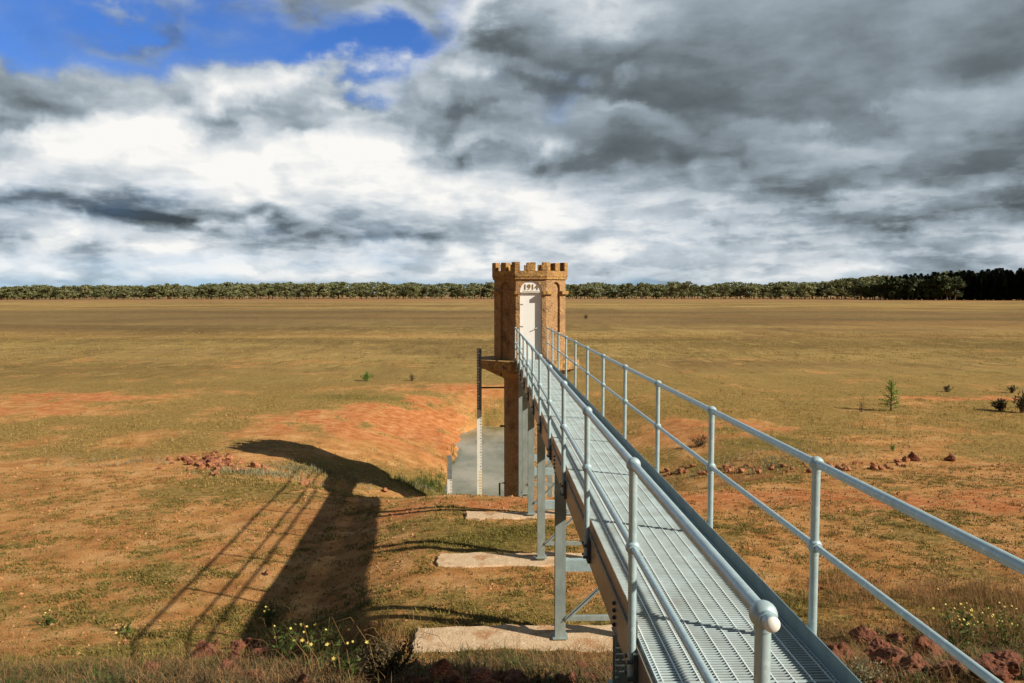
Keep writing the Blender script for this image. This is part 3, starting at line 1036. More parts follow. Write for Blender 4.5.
def build_bridge():
    b = empty('footbridge', (1.357, 2.0, 0))
    tag(b, 'long narrow galvanised steel footbridge with open grating deck and pipe handrails', 'footbridge')
    o0 = Vector((1.357, 2.0, 0))
    def T(p):
        q = shear(p)
        return (q[0] - o0.x, q[1] - o0.y, q[2] - o0.z)
    # grating panels
    XA, XB = 0.885, 1.835
    ys = [1.95, 3.98]
    while ys[-1] < 26.15: ys.append(min(ys[-1] + 2.02, 26.2))
    for y0, y1 in zip(ys[:-1], ys[1:]):
        g = MB()
        rods, web = MB(), MB()
        y0 += 0.004; y1 -= 0.004
        n = int(round((y1 - y0) / 0.030))
        for i in range(n + 1):
            y = y0 + 0.0025 + (y1 - y0 - 0.005) * i / n
            g.box(XA, XB, y - 0.0024, y + 0.0024, DZ - 0.007, DZ)
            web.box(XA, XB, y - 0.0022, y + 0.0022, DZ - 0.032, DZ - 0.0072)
        for i in range(10):
            x = XA + 0.025 + i * 0.1
            rods.box(x - 0.0032, x + 0.0032, y0, y1, DZ - 0.005, DZ + 0.0018)
        for x in (XA - 0.003, XB + 0.003):
            g.box(x - 0.0025, x + 0.0025, y0, y1, DZ - 0.031, DZ + 0.001)
        nb = len(g.f)
        g.add(rods.v, rods.f)
        nr_ = len(g.f)
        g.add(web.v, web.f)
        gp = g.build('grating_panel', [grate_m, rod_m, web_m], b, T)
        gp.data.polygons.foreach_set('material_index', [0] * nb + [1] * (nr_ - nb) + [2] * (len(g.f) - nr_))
    # channel stringers
    for s, xs in ((-1, 0.85), (1, 1.87)):
        ch = MB()
        w = 0.03
        ch.box(min(xs, xs - s * 0.007), max(xs, xs - s * 0.007), 2.0, 25.74, DZ - 0.25, DZ - 0.012)
        a, c = xs + s * 0.001, xs - s * 0.060
        ch.box(min(a, c), max(a, c), 2.0, 25.74, DZ - 0.262, DZ - 0.2505)
        ch.box(min(a, c), max(a, c), 2.0, 25.74, DZ - 0.0445, DZ - 0.0325)
        st = ch.build('stringer', galv_beam, b, T)
        for yj in (5.2, 10.2, 15.3):
            for k in range(4):
                bt = MB()
                bt.ball((xs + s * 0.008, yj, DZ - 0.055 - k * 0.05), 0.015, 8, 6)
                bt.build('bolt', bolt_m, st, T)
    # cross members
    cy_ = 3.0
    while cy_ < 25.5:
        MB().box(0.86, 1.86, cy_ - 0.03, cy_ + 0.03, DZ - 0.14, DZ - 0.046).build('cross_member', galv_beam, b, T)
        cy_ += 2.14
    # toe boards
    MB().box(0.869, 0.875, 4.52, 26.0, DZ - 0.012, DZ + 0.10).build('toe_board', galv_beam, b, T)
    tb = MB()
    tb.box(1.843, 1.849, 1.95, 26.0, DZ - 0.02, DZ + 0.112)
    tb.box(1.8495, 1.880, 1.95, 26.0, DZ - 0.02, DZ - 0.012)
    tb.build('toe_board', toe_m, b, T)
    # stanchions
    def stanchion(x, s):
        p = MB()
        p.tube([(0, 0, DZ - 0.20), (0, 0, DZ + 1.07)], 0.0245, 18)
        st = p.build('stanchion', galv, b)
        for h in (1.07, 0.585):
            j = MB()
            j.ball((0, 0, DZ + h), 0.0425, 20, 12)
            j.tube([(0, -0.048, DZ + h), (0, 0.048, DZ + h)], 0.0275, 16)
            j.tube([(0, 0, DZ + h - 0.048), (0, 0, DZ + h)], 0.0275, 16)
            j.build('ball_joint', galv, st)
        br = MB()
        br.box(-s * 0.002, s * 0.024, -0.06, 0.06, DZ - 0.23, DZ - 0.03) if s > 0 else br.box(0.001, 0.026, -0.06, 0.06, DZ - 0.23, DZ - 0.03)
        for zz in (DZ - 0.08, DZ - 0.18):
            for dy in (-0.042, 0.042):
                br.tube([(-0.034, dy, zz), (0.02, dy, zz)], 0.012, 6)
        br.build('base_bracket', bracket_m, st)
        return st
    # left posts stand outside the stringer (bracket towards +x), right posts mirrored
    def place(st, x, y):
        st.location = (x - o0.x, y - o0.y, -SL * y)
        return st
    ysp = [2.28 + 2.143 * k for k in range(12)]
    L0 = stanchion(XL, -1)
    place(L0, XL, ysp[0])
    for y in ysp[1:]:
        place(copy_tree(L0, b), XL, y)
    R0 = copy_tree(L0, b)
    R0.rotation_euler = (0, 0, PI)
    for y in ysp[1:]:
        c = copy_tree(R0, b)
        place(c, XR, y)
    place(R0, XR, ysp[0])
    def hz(h): return DZ + h
    for x in (XL, XR):
        ya = 2.205 if x == XL else 0.9
        for h, r, nm in ((1.07, 0.0245, 'top_rail'), (0.585, 0.0195, 'mid_rail')):
            m = MB()
            m.tube([(x, ya, hz(h)), (x, 25.87, hz(h))], r, 18)
            rl = m.build(nm, galv, b, T)
            if x == XL:
                e = MB()
                e.ball((x, ya, hz(h)), r * 0.99, 16, 10, 1, 0.6, 1)
                e.build('end_cap', gauge_w, rl, T)
    place(copy_tree(R0, b), XR, 2.28 - 2.143 + 0.8)
    # trestles
    YS = [5.2, 10.1, 14.0, 17.5, 20.6, 23.4]
    for y in YS:
        g = [h1(x, y) for x in (XL, XR)]
        gz = min(g) + 0.09
        fr = empty('support_frame', (0, y - o0.y, 0))
        fr.parent = b
        zt = DZ - 0.262 - SL * y
        xa, xb = 0.915 - o0.x, 1.80 - o0.x
        def hleg(x):
            m = MB()
            m.box(x - 0.07, x + 0.07, -0.062, -0.052, gz - 0.15, zt)
            m.box(x - 0.07, x + 0.07, 0.052, 0.062, gz - 0.15, zt)
            m.box(x - 0.006, x + 0.006, -0.0515, 0.0515, gz - 0.15, zt)
            m.box(x - 0.10, x + 0.10, -0.10, 0.10, gz + 0.0, gz + 0.014)
            return m.build('leg', galv_dull, fr)
        hleg(xa); hleg(xb)
        up = gz + 0.97
        if zt - gz > 1.2:
            MB().box(xa + 0.071, xb - 0.071, -0.05, 0.05, up - 0.075, up + 0.075).build('upper_beam', galv, fr)
            MB().box(xa + 0.071, xb - 0.071, -0.03, 0.03, gz + 0.22, gz + 0.28).build('lower_beam', galv_dull, fr)
            MB().bar((xa + 0.075, -0.068, gz + 0.26), (xb - 0.06, -0.068, up), 0.01, 0.06, up=(0, 1, 0)).build('brace', galv_dull, fr)
            MB().bar((xa + 0.075, -0.074, gz + 0.26), (xb - 0.06, -0.074, up), 0.012, 0.055, up=(0, 0, 1)).build('brace', galv_dull, fr)
        else:
            MB().box(xa + 0.071, xb - 0.071, -0.05, 0.05, zt - 0.20, zt - 0.08).build('upper_beam', galv, fr)
        cap = MB().box(xa - 0.08, xb + 0.08, -0.065, 0.065, zt + 0.0005, zt + 0.011).build('cap_plate', galv_beam, fr)
build_bridge()


def slab(x0, x1, y0, y1, seed, label):
    r = random.Random(seed)
    n = 26
    top, bot = [], []
    zt = h1(0.3, (y0 + y1) / 2) + 0.05
    pts = []
    for i in range(n): pts.append((x0 + (x1 - x0) * i / (n - 1), y0))
    for i in range(6): pts.append((x1, y0 + (y1 - y0) * (i + 1) / 7))
    for i in range(n): pts.append((x1 - (x1 - x0) * i / (n - 1), y1))
    for i in range(6): pts.append((x0, y1 - (y1 - y0) * (i + 1) / 7))
    cx, cy = (x0 + x1) / 2, (y0 + y1) / 2
    pts = [(x + r.uniform(-.025, .025), y + 0.13 * (mn.noise(Vector((x * 1.5, y * 3 + seed, 0)))) + r.uniform(-.025, .025)) for x, y in pts]
    vs, fs = prism([(x - cx, y - cy) for x, y in pts], -0.5, 0.0)
    o = MB().add(vs, fs).build('concrete_footing', conc, bevel=0.02)
    o.location = (cx, cy, zt)
    tag(o, label, 'concrete slab', 'concrete footings under the bridge legs')


slab(-1.02, 3.5, 9.72, 10.55, 1, 'pale concrete footing slab nearest the camera, under the closest full bridge leg')
slab(-0.98, 3.3, 13.7, 14.4, 2, 'pale concrete footing slab between the nearest slab and the farther short one')
slab(-0.56, 3.2, 17.3, 17.85, 3, 'short narrow concrete footing slab farthest from the camera, beside the red bank edge')

# ------------------------------------------------------------------ staff gauges
def gauge(px_x, y, ztop, zsplit, zbot, w, label, arm, yellow):
    root = empty('staff_gauge', (px_x, y, zbot))
    tag(root, label, 'depth gauge', 'depth gauge boards standing in the pit')
    H = ztop - zbot
    MB().box(-w / 2, w / 2, -0.02, 0.02, zsplit - zbot, H).build('upper_board', gauge_d, root)
    MB().box(-w / 2, w / 2, -0.02, 0.02, 0, zsplit - zbot - 0.002).build('lower_board', gauge_w, root)
    tk = MB(); tw = MB(); ty = MB()
    z = 0.05
    i = 0
    while z < H - 0.04:
        ln = w * (0.55 if i % 5 else 0.8)
        zz = z
        if zz > zsplit - zbot:
            tw.box(-w / 2 + 0.01, -w / 2 + ln * 0.7, -0.024, -0.0205, zz, zz + 0.05)
        elif zz < yellow:
            ty.box(w / 2 - ln, w / 2 - 0.01, -0.024, -0.0205, zz, zz + 0.05)
        else:
            tk.box(w / 2 - ln * 0.45, w / 2 - 0.01, -0.024, -0.0205, zz, zz + 0.04)
        z += 0.10
        i += 1
    if tw.v and arm: tw.build('pale_marking', gauge_w, root)
    if ty.v: ty.build('ochre_marking', gauge_y, root)
    if tk.v: tk.build('grey_marking', gauge_d, root)
    if arm:
        MB().tube([(w / 2 - 0.02, 0.035, 1.01 - zbot), (0.92, 0.035, 1.01 - zbot)], 0.028, 8).build('bracket_arm', rust_m, root)
    MB().box(-0.03, 0.03, 0.0205, 0.06, 0, H - 0.1).build('backing_post', wood_m, root)


gauge(-0.40, 27.3, 2.39, 0.24, h1(-0.4, 27.3) - 0.3, 0.165, 'tall depth gauge board, dark grey above and white below, beside the tower column', True, 2.9)
gauge(-1.28, 24.0, -0.70, -1.45, h1(-1.28, 24.0) - 0.2, 0.14, 'short depth gauge board at the near edge of the pool, left of the tall one', False, 0)

# ------------------------------------------------------------------ stones
def rock_mesh(seed, flat=0.7, m=rock_m, sub=3):
    import bmesh
    bm = bmesh.new()
    bmesh.ops.create_icosphere(bm, subdivisions=sub, radius=0.5)
    r = random.Random(seed)
    off = Vector((r.random() * 50, r.random() * 50, r.random() * 50))
    planes = [Vector((r.gauss(0, 1), r.gauss(0, 1), r.gauss(0, 1))).normalized() for _ in range(9)]
    for v in bm.verts:
        d = v.co.normalized()
        s = 1.0
        for pl in planes:
            q = d.dot(pl)
            if q > 0.5: s = min(s, 0.60 / q + 0.02)
        s *= 1 + 0.28 * mn.noise(d * 1.6 + off) + 0.12 * mn.noise(d * 5 + off) + 0.05 * mn.noise(d * 13 + off)
        v.co = d * 0.5 * s
        v.co.z *= flat
    me = bpy.data.meshes.new('stone')
    bm.to_mesh(me)
    bm.free()
    me.materials.append(m)
    return me


RM = [rock_mesh(i, 0.8, rock_m, 4) for i in range(6)]
SM = [rock_mesh(20 + i, 0.75, stone_m, 3) for i in range(6)]


def stone(px, py, size, label, group, ms, seed, cat='rock', sink=0.25, nm='rock', xyz=None, sx=1.0):
    r = random.Random(seed)
    x, y, z = xyz or at(px, py)
    o = bpy.data.objects.new(nm, ms[r.randrange(len(ms))])
    col.objects.link(o)
    o.location = (x, y, z + size * (0.35 - sink))
    o.rotation_euler = (r.uniform(-.4, .4), r.uniform(-.4, .4), r.uniform(0, 6.28))
    o.scale = (size * sx * r.uniform(.9, 1.15), size * r.uniform(.85, 1.1), size * r.uniform(.8, 1.15))
    tag(o, label, cat, group)
    return o


# big rocks at lower right
BIG = []
for i, (px, py, wpx, lb) in enumerate([
        (838, 656, 27, 'rounded rust red rock leftmost among the rocks by the bridge edge'),
        (862, 640, 24, 'dark upright brown rock standing behind the row of red rocks'),
        (884, 660, 40, 'largest orange red rock in the middle of the rocks by the bridge'),
        (914, 672, 32, 'blocky dark red rock low in front, right of the largest red rock'),
        (925, 652, 30, 'brown pitted rock behind the blocky dark red one'),
        (898, 644, 22, 'small dark rock wedged behind the largest red rock'),
        (998, 672, 42, 'broad flat brown rock at the far right under the yellow flowered weed'),
        (945, 676, 24, 'small dark rock between the blocky red rock and the bridge handrail'),
        (965, 668, 22, 'dark rock in the grass just left of the broad flat brown rock')]):
    x, y, z = at(px, py + wpx * 0.25)
    BIG.append((x, y, wpx / F * y * 0.7))
    stone(px, py, wpx / F * y * 1.3, lb, 'red rocks beside the bridge end', RM, 30 + i, xyz=(x, y, z), sink=0.05)
# lumps lower left
for i, (px, py, wpx, lb) in enumerate([
        (208, 652, 26, 'rust red clod on the bank, left of the yellow flowers'), (238, 646, 22, 'small red clod at the top of the heap left of the yellow flowers'),
        (262, 655, 28, 'wide red clod directly beside the yellow flowered plant'), (226, 668, 30, 'largest red clod low in the heap at the bottom edge'),
        (255, 676, 24, 'dark red clod at the bottom edge below the wide one'), (150, 672, 24, 'lone brown red clod in dry grass at the bottom left'),
        (442, 672, 40, 'dark red rock just in front of the nearest concrete slab'), (415, 668, 24, 'brown rock at the left corner of the nearest concrete slab'),
        (480, 678, 34, 'flat red rock below the nearest concrete slab, second from its left corner'), (520, 680, 30, 'red rock at the bottom edge below the middle of the slab'),
        (560, 681, 26, 'small red rock at the bottom edge below the nearest bridge leg'), (590, 678, 22, 'small brown rock at the bottom edge beside the bridge beam')]):
    x, y, z = at(px, min(py + wpx * 0.2, 690))
    BIG.append((x, y, wpx / F * y * 0.6))
    stone(px, py, wpx / F * y * 1.0, lb, 'red clods along the foot of the bank', RM, 60 + i, xyz=(x, y, z), sink=0.22)
# small red clods in the bank and before the nearest slab
r = random.Random(77)
for i in range(84):
    if i < 34: px, py = r.gauss(245, 34), r.uniform(640, 688)
    elif i < 68: px, py = r.uniform(405, 612), r.uniform(664, 690)
    else: px, py = r.uniform(835, 1015), r.uniform(650, 690)
    stone(px, py, r.uniform(0.06, 0.19), 'small red clod among the dry grass at the foot of the bank', 'small red clods at the foot of the bank', RM, 600 + i, 'clod', 0.15, 'red_clod')
# heap of broken stones on the left
r = random.Random(12)
for i in range(95):
    a, q = r.uniform(0, 6.28), abs(r.gauss(0, 0.55))
    px, py = 213 + 38 * q * math.cos(a), 464 + 12 * q * math.sin(a)
    stone(px, py, r.uniform(0.14, 0.36), 'small broken red stone in the scattered heap left of the tower shadow', 'broken stones in the heap on the left', SM if i % 3 else RM, 200 + i, 'stone', 0.15, 'broken_stone')
# row of stones right
for i in range(62):
    f_ = i / 61
    px = 668 + 240 * f_ + r.uniform(-6, 6)
    py = 471 - 6 * f_ + r.uniform(-4, 5)
    stone(px, py, r.uniform(0.10, 0.34), 'reddish stone in the ragged row across the flat right of the bridge', 'stones in the ragged row on the right', SM, 400 + i, 'stone', 0.12, 'field_stone')
stone(913, 461, 0.55, 'dark flat-topped stone near the right end of the ragged row', 'stones in the ragged row on the right', RM, 811, 'stone', 0.15, 'field_stone')
stone(951, 461, 0.42, 'dark stone alone past the right end of the ragged row', 'stones in the ragged row on the right', RM, 812, 'stone', 0.15, 'field_stone')
stone(306, 486, 0.36, 'pale orange block between the handrail shadows', 'stones near the bridge shadow', SM, 813, 'stone', 0.1, 'field_stone')
stone(385, 492, 0.28, 'small orange stone just right of the deck shadow', 'stones near the bridge shadow', SM, 814, 'stone', 0.1, 'field_stone')
stone(160, 469, 0.22, 'small orange stone left of the broken heap', 'stones near the bridge shadow', SM, 815, 'stone', 0.1, 'field_stone')
stone(268, 575, 0.16, 'pale stone lying between two handrail shadows', 'stones near the bridge shadow', SM, 816, 'stone', 0.05, 'field_stone')

# ------------------------------------------------------------------ grass (uncountable)
def blades(name, X, Y, H, Wd, lean, mt, label, cat='grass', n_each=7, spread=0.05, bend=True, seed=1):
    """tufts at X,Y; each of n_each curved blades"""
    g = np.random.default_rng(seed)
    n = len(X)
    X = np.repeat(X, n_each); Y = np.repeat(Y, n_each)
    H = np.repeat(H, n_each) * g.uniform(0.5, 1.15, n * n_each)
    Wd = np.repeat(Wd, n_each)
    sp = np.repeat(spread if np.ndim(spread) else np.full(n, spread), n_each)
    X = X + g.normal(0, 1, len(X)) * sp
    Y = Y + g.normal(0, 1, len(X)) * sp
    Z = height(X, Y) - 0.01
    an = g.uniform(0, 2 * PI, len(X))
    dx, dy = np.cos(an), np.sin(an)
    ln = lean * g.uniform(0.2, 1.3, len(X))
    tx, ty = -dy * Wd / 2, dx * Wd / 2
    m1 = 0.55
    b0 = np.stack([X - tx, Y - ty, Z], -1)
    b1 = np.stack([X + tx, Y + ty, Z], -1)
    mx, my, mz = X + dx * ln * H * 0.3, Y + dy * ln * H * 0.3, Z + H * m1
    c0 = np.stack([mx - tx * .8, my - ty * .8, mz], -1)
    c1 = np.stack([mx + tx * .8, my + ty * .8, mz], -1)
    t = np.stack([X + dx * ln * H, Y + dy * ln * H, Z + H * (1 - 0.25 * ln)], -1)
    V = np.stack([b0, b1, c1, c0, t], 1).reshape(-1, 3)
    k = np.arange(len(X)) * 5
    f = np.concatenate([np.stack([k, k + 1, k + 2], -1), np.stack([k, k + 2, k + 3], -1), np.stack([k + 3, k + 2, k + 4], -1)])
    o = mesh_np(name, V, f, mt)
    tag(o, label, cat, kind='stuff')
    return o


def scatter(n, y0, y1, seed, power=1.0, keep=None, hw=0.72):
    g = np.random.default_rng(seed)
    u = g.random(n)
    Y = y0 * (y1 / y0) ** u if power else y0 + (y1 - y0) * u
    X = g.uniform(-hw, hw, n) * (Y + 1.5)
    gr, gn, ba = cover(X, Y)
    p = keep(X, Y, gr, gn, ba)
    ok = g.random(n) < p
    X, Y = X[ok], Y[ok]
    free = np.ones_like(X, dtype=bool)
    for bx, by, br_ in BIG: free &= (X - bx) ** 2 + (Y - by) ** 2 > br_ ** 2
    return X[free], Y[free]


def off_slab(X, Y):
    m = np.ones_like(X, dtype=bool)
    for x0, x1, y0, y1 in ((-1.02, 3.5, 9.72, 10.55), (-0.98, 3.3, 13.7, 14.4), (-0.56, 3.2, 17.3, 17.85)):
        m &= ~((X > x0 - .03) & (X < x1 + .03) & (Y > y0 - .03) & (Y < y1 + .03))
    return m


g0 = np.random.default_rng(3)


def clods():
    g = np.random.default_rng(77)
    X, Y = scatter(42000, 8.4, 34, 78, 1, lambda X, Y, gr, gn, ba: (0.25 + 0.75 * sstep(fbm(X * 1.1 + 50, Y * 1.1, 4), 0.42, 0.62)) * (1 - 0.6 * gr) * off_slab(X, Y) * (height(X, Y) > WZ))
    n = len(X)
    s = 0.004 + 0.020 * g.random(n) ** 5 * (1 + Y / 20) + 0.0003 * Y
    Z = height(X, Y) + s * 0.2
    base = np.array([(1, 0, 0), (0, 1, 0), (-1, 0, 0), (0, -1, 0), (0, 0, 1), (0, 0, -1)], float)
    V = base[None] * g.uniform(.6, 1.3, (n, 6, 1)) * s[:, None, None] * np.array([1, 1, .8])
    an = g.uniform(0, 6.28, n)
    c, q = np.cos(an)[:, None], np.sin(an)[:, None]
    V = np.stack([V[..., 0] * c - V[..., 1] * q, V[..., 0] * q + V[..., 1] * c, V[..., 2]], -1) + np.stack([X, Y, Z], -1)[:, None]
    f = np.array([(0, 1, 4), (1, 2, 4), (2, 3, 4), (3, 0, 4), (1, 0, 5), (2, 1, 5), (3, 2, 5), (0, 3, 5)])
    f = (f[None] + 6 * np.arange(n)[:, None, None]).reshape(-1, 3)
    o = mesh_np('soil_clods', V.reshape(-1, 3), f, leafmat('crumbled_soil', (0.16, 0.065, 0.025), (0.66, 0.36, 0.16), 0.0))
    tag(o, 'loose crumbs of red and pale soil scattered over the bare ground', 'soil clods', kind='stuff')
clods_fn = clods
patch = lambda X, Y: sstep(fbm(X * 1.7, Y * 1.7, 3, 0.6), 0.45, 0.60) * (0.15 + 0.85 * sstep(fbm(X * 7 + 3, Y * 7, 2), 0.45, 0.62))
X, Y = scatter(170000, 8.4, 27, 11, 1, lambda X, Y, gr, gn, ba: np.clip(0.45 + gr * 1.1, 0, 1) * (0.05 + 0.95 * patch(X, Y)) * (1 - 0.6 * ba) * off_slab(X, Y) * (height(X, Y) > WZ + .05))
blades('grass', X, Y, g0.uniform(0.025, 0.085, len(X)), np.full(len(X), 0.011) * (1 + Y / 25), 1.0, fleck, 'short olive grass growing in patches on the red soil below the bridge', n_each=6, spread=0.05, seed=5)
X, Y = scatter(26000, 7.6, 30, 12, 1, lambda X, Y, gr, gn, ba: np.clip(gn * 1.6, 0, 1) * (0.3 + .7 * patch(X, Y)) * off_slab(X, Y) * (height(X, Y) > WZ + .05))
blades('grass', X, Y, g0.uniform(0.03, 0.09, len(X)), np.full(len(X), 0.008) * (1 + Y / 25), 0.9, greengrass, 'fresh green grass in damp patches near the concrete slabs', n_each=5, spread=0.05, seed=6)
X, Y = scatter(70000, 24, 130, 13, 1, lambda X, Y, gr, gn, ba: np.clip(gr, 0, 1) ** 1.5 * (0.15 + 0.85 * sstep(fbm(X * .45 + 70, Y * .3, 4, .6), 0.42, 0.60)) * (1 - 0.85 * sstep(Y, 46, 52) * (1 - sstep(Y, 66, 78))) * (height(X, Y) > WZ + .05))
blades('grass', X, Y, g0.uniform(0.04, 0.14, len(X)) * (1 + Y / 200), 0.012 + Y * 0.0004, 0.6, plainstraw, 'dry straw and olive grass over the wide plain', n_each=5, spread=0.14, seed=7)
clods_fn()
def at_tufts(lst, seed):
    g = np.random.default_rng(seed)
    xs, ys = [], []
    for px, py, rx, ry, n in lst:
        x, y, z = at(px, py)
        xs.append(x + g.normal(0, rx, n)); ys.append(y + g.normal(0, ry, n))
    return np.concatenate(xs), np.concatenate(ys)
# dry tall grass along the bank foot
def bankmask(X, Y, gr, gn, ba):
    lo = 9.0 + 0.6 * fbm(X * 0.8, Y * 0.1, 3)
    a = (Y < lo) * (X < -0.9)
    b_ = (X > 2.2) * (Y < 10.6)
    c_ = (X > -0.9) * (X <= 2.2) * (Y < 9.6) * 0.6
    return (a * 0.9 + b_ * 0.8 + c_) * (0.25 + 0.75 * sstep(fbm(X * 1.3 + 9, Y * 1.3, 3), 0.35, 0.6))
X, Y = scatter(15000, 6.0, 11.2, 14, 0, lambda X, Y, gr, gn, ba: bankmask(X, Y, gr, gn, ba) * (0.25 + 0.75 * sstep(fbm(X * 2.2 + 3, Y * 2.2, 3), 0.42, 0.58)))
blades('dry_grass', X, Y, g0.uniform(0.03, 1.0, len(X)) ** 2 * 0.26 + 0.04, np.full(len(X), 0.0045), 1.7, straw, 'tangle of dry straw grass along the foot of the bank', n_each=9, spread=0.05, seed=8)
X, Y = scatter(13000, 6.0, 10.4, 15, 0, lambda *a: bankmask(*a) * 0.8)
blades('undergrowth', X, Y, g0.uniform(0.04, 0.17, len(X)), np.full(len(X), 0.010), 1.3, darkleaf, 'dark low undergrowth between the dry grass on the bank', 'undergrowth', n_each=9, spread=0.06, seed=9)
X, Y = scatter(3500, 6.0, 10.4, 16, 0, lambda X, Y, gr, gn, ba: bankmask(X, Y, gr, gn, ba) * sstep(fbm(X * 0.9 + 60, Y * 0.9, 3), 0.48, 0.62))
blades('bank_weeds', X, Y, g0.uniform(0.05, 0.22, len(X)), np.full(len(X), 0.009), 0.9, weedleaf, 'green weeds in clumps among the dry grass on the bank', 'weeds', n_each=9, spread=0.06, seed=10)
X, Y = at_tufts([(900, 605, 0.8, 0.4, 130), (985, 600, 0.7, 0.5, 150), (850, 590, 0.35, 0.3, 50), (985, 640, 0.5, 0.3, 80), (370, 640, 0.5, 0.25, 60), (300, 655, 0.5, 0.2, 50)], 35)
blades('tall_dry_grass', X, Y, g0.uniform(0.16, 0.46, len(X)), np.full(len(X), 0.005), 0.7, straw, 'tall wispy dry grass at the bank edge', n_each=9, spread=0.06, seed=36)
# pale grass patch by the broken stones and tufts at the ledge
X, Y = at_tufts([(262, 474, 1.0, 0.5, 150), (300, 470, 0.7, 0.5, 130), (420, 488, 0.35, 0.3, 60), (350, 482, .5, .4, 40), (120, 462, 1.2, 0.6, 40), (760, 462, 1.6, 1.2, 150)], 31)
blades('pale_grass', X, Y, g0.uniform(0.10, 0.24, len(X)), np.full(len(X), 0.016), 0.6, greyleaf, 'pale grey green tufts of longer grass beside the broken stones', n_each=8, spread=0.09, seed=32)
X, Y = at_tufts([(436, 484, 0.3, 0.8, 50), (455, 462, 0.25, 1.2, 40), (430, 487, 0.40, 0.3, 60), (405, 483, 0.4, 0.3, 30), (500, 490, .15, .15, 12), (367, 377, .5, .5, 6)], 33)
blades('green_tussock', X, Y, g0.uniform(0.18, 0.42, len(X)), np.full(len(X), 0.014), 0.45, weedleaf, 'taller green weeds at the edge of the ledge above the pool', 'weeds', n_each=7, spread=0.06, seed=34)

# ------------------------------------------------------------------ plants
def leafcloud(m, n, fn, s0, s1, seed):
    r = random.Random(seed)
    for i in range(n):
        p, d = fn(r)
        s = r.uniform(s0, s1)
        a = Vector((r.gauss(0, 1), r.gauss(0, 1), r.gauss(0, 1))).normalized()
        d = (Vector(d) + a * 0.7).normalized()
        w = d.cross(a).normalized() * s * 0.22
        p = Vector(p)
        m.add([p, p + d * s * 0.5 + w, p + d * s, p + d * s * 0.5 - w], [(0, 1, 2, 3)])


def flower_plant(px, py, h, w, nst, nfl, seed, label, leaf=weedleaf, fs=0.016, name='flowering_weed', xyz=None, grp=None):
    r = random.Random(seed)
    x, y, z = xyz or at(px, py)
    root = empty(name, (x, y, z))
    tag(root, label, 'wild plant', grp)
    st, lf = MB(), MB()
    tips = []
    for i in range(nst):
        a, q = r.uniform(0, 6.28), r.uniform(0.05, 1)
        bx, by = math.cos(a) * q * w * 0.35, math.sin(a) * q * w * 0.35
        tx, ty = math.cos(a) * q * w + r.gauss(0, .04), math.sin(a) * q * w * .8 + r.gauss(0, .04)
        hh = h * r.uniform(0.6, 1.05)
        pts = [(bx, by, -0.03), (bx + (tx - bx) * .35, by + (ty - by) * .35, hh * .5), (bx + (tx - bx) * .75, by + (ty - by) * .75, hh * .85), (tx, ty, hh)]
        st.tube(pts, [0.0035, 0.003, 0.0022, 0.0016], 4, False)
        tips.append(Vector(pts[-1]))
        for k in range(2):
            q0 = Vector(pts[2]).lerp(Vector(pts[1]), r.random())
            q1 = q0 + Vector((r.gauss(0, .07), r.gauss(0, .07), r.uniform(.05, .14)))
            st.tube([q0, q1], [0.002, 0.0013], 4, False)
            tips.append(q1)
        for k in range(9):
            f_ = r.random()
            q0 = Vector(pts[0]).lerp(Vector(pts[1]), f_ * 1.0) if f_ < .6 else Vector(pts[1]).lerp(Vector(pts[2]), (f_ - .6) / .4)
            leafcloud(lf, 1, lambda rr_: (q0, (math.cos(k * 2.4), math.sin(k * 2.4), 0.6)), 0.04, 0.09, r.randrange(9999))
    r.shuffle(tips)
    for t_ in tips[:nfl]:
        nx = Vector((r.gauss(0, .5), -0.6 + r.gauss(0, .4), 1)).normalized()
        u = nx.orthogonal().normalized()
        v = nx.cross(u)
        R = fs * r.uniform(.7, 1.2)
        fl = MB()
        fv, ff = [Vector(t_)], []
        for k in range(10):
            a = 2 * PI * k / 10
            d = u * math.cos(a) + v * math.sin(a)
            q_ = R if k % 2 else R * .55
            fv.append(t_ + d * q_ + nx * (q_ * .2))
        for k in range(10):
            ff.append((0, 1 + k, 1 + (k + 1) % 10))
        fl.add(fv, ff)
        fl.build('flower', petal, root)
    st.build('stem', weedleaf, root)
    lf.build('foliage', leaf, root)
    return root


G1 = 'yellow flowered weeds along the bank'
flower_plant(285, 668, 0.55, 0.30, 20, 13, 1, 'tallest yellow flowered plant at the bottom, left of the dark heath bush', fs=0.021, grp=G1)
flower_plant(322, 676, 0.48, 0.28, 16, 9, 2, 'yellow flowered plant at the bottom, right half of the flowering clump', fs=0.021, grp=G1)
flower_plant(352, 684, 0.33, 0.2, 12, 5, 3, 'low yellow flowered plant nearest the dark heath bush', fs=0.020, grp=G1)
flower_plant(268, 625, 0.26, 0.2, 9, 9, 4, 'small pale flowered weed in the bridge shadow behind the tall yellow clump', fs=0.016, grp=G1)
flower_plant(50, 624, 0.18, 0.3, 10, 9, 5, 'small yellow flowered weed at the far left above the dry grass', fs=0.018, grp=G1)
flower_plant(130, 632, 0.14, 0.3, 8, 6, 6, 'tiny yellow flowered weed left of the handrail shadow end', fs=0.016, grp=G1)
flower_plant(965, 655, 0.75, 0.42, 34, 38, 7, 'tall yellow flowered weed at the far right above the red rocks', fs=0.017, grp=G1)
flower_plant(1005, 650, 0.6, 0.35, 22, 20, 8, 'yellow flowered weed at the right edge of the picture', fs=0.015, grp=G1)


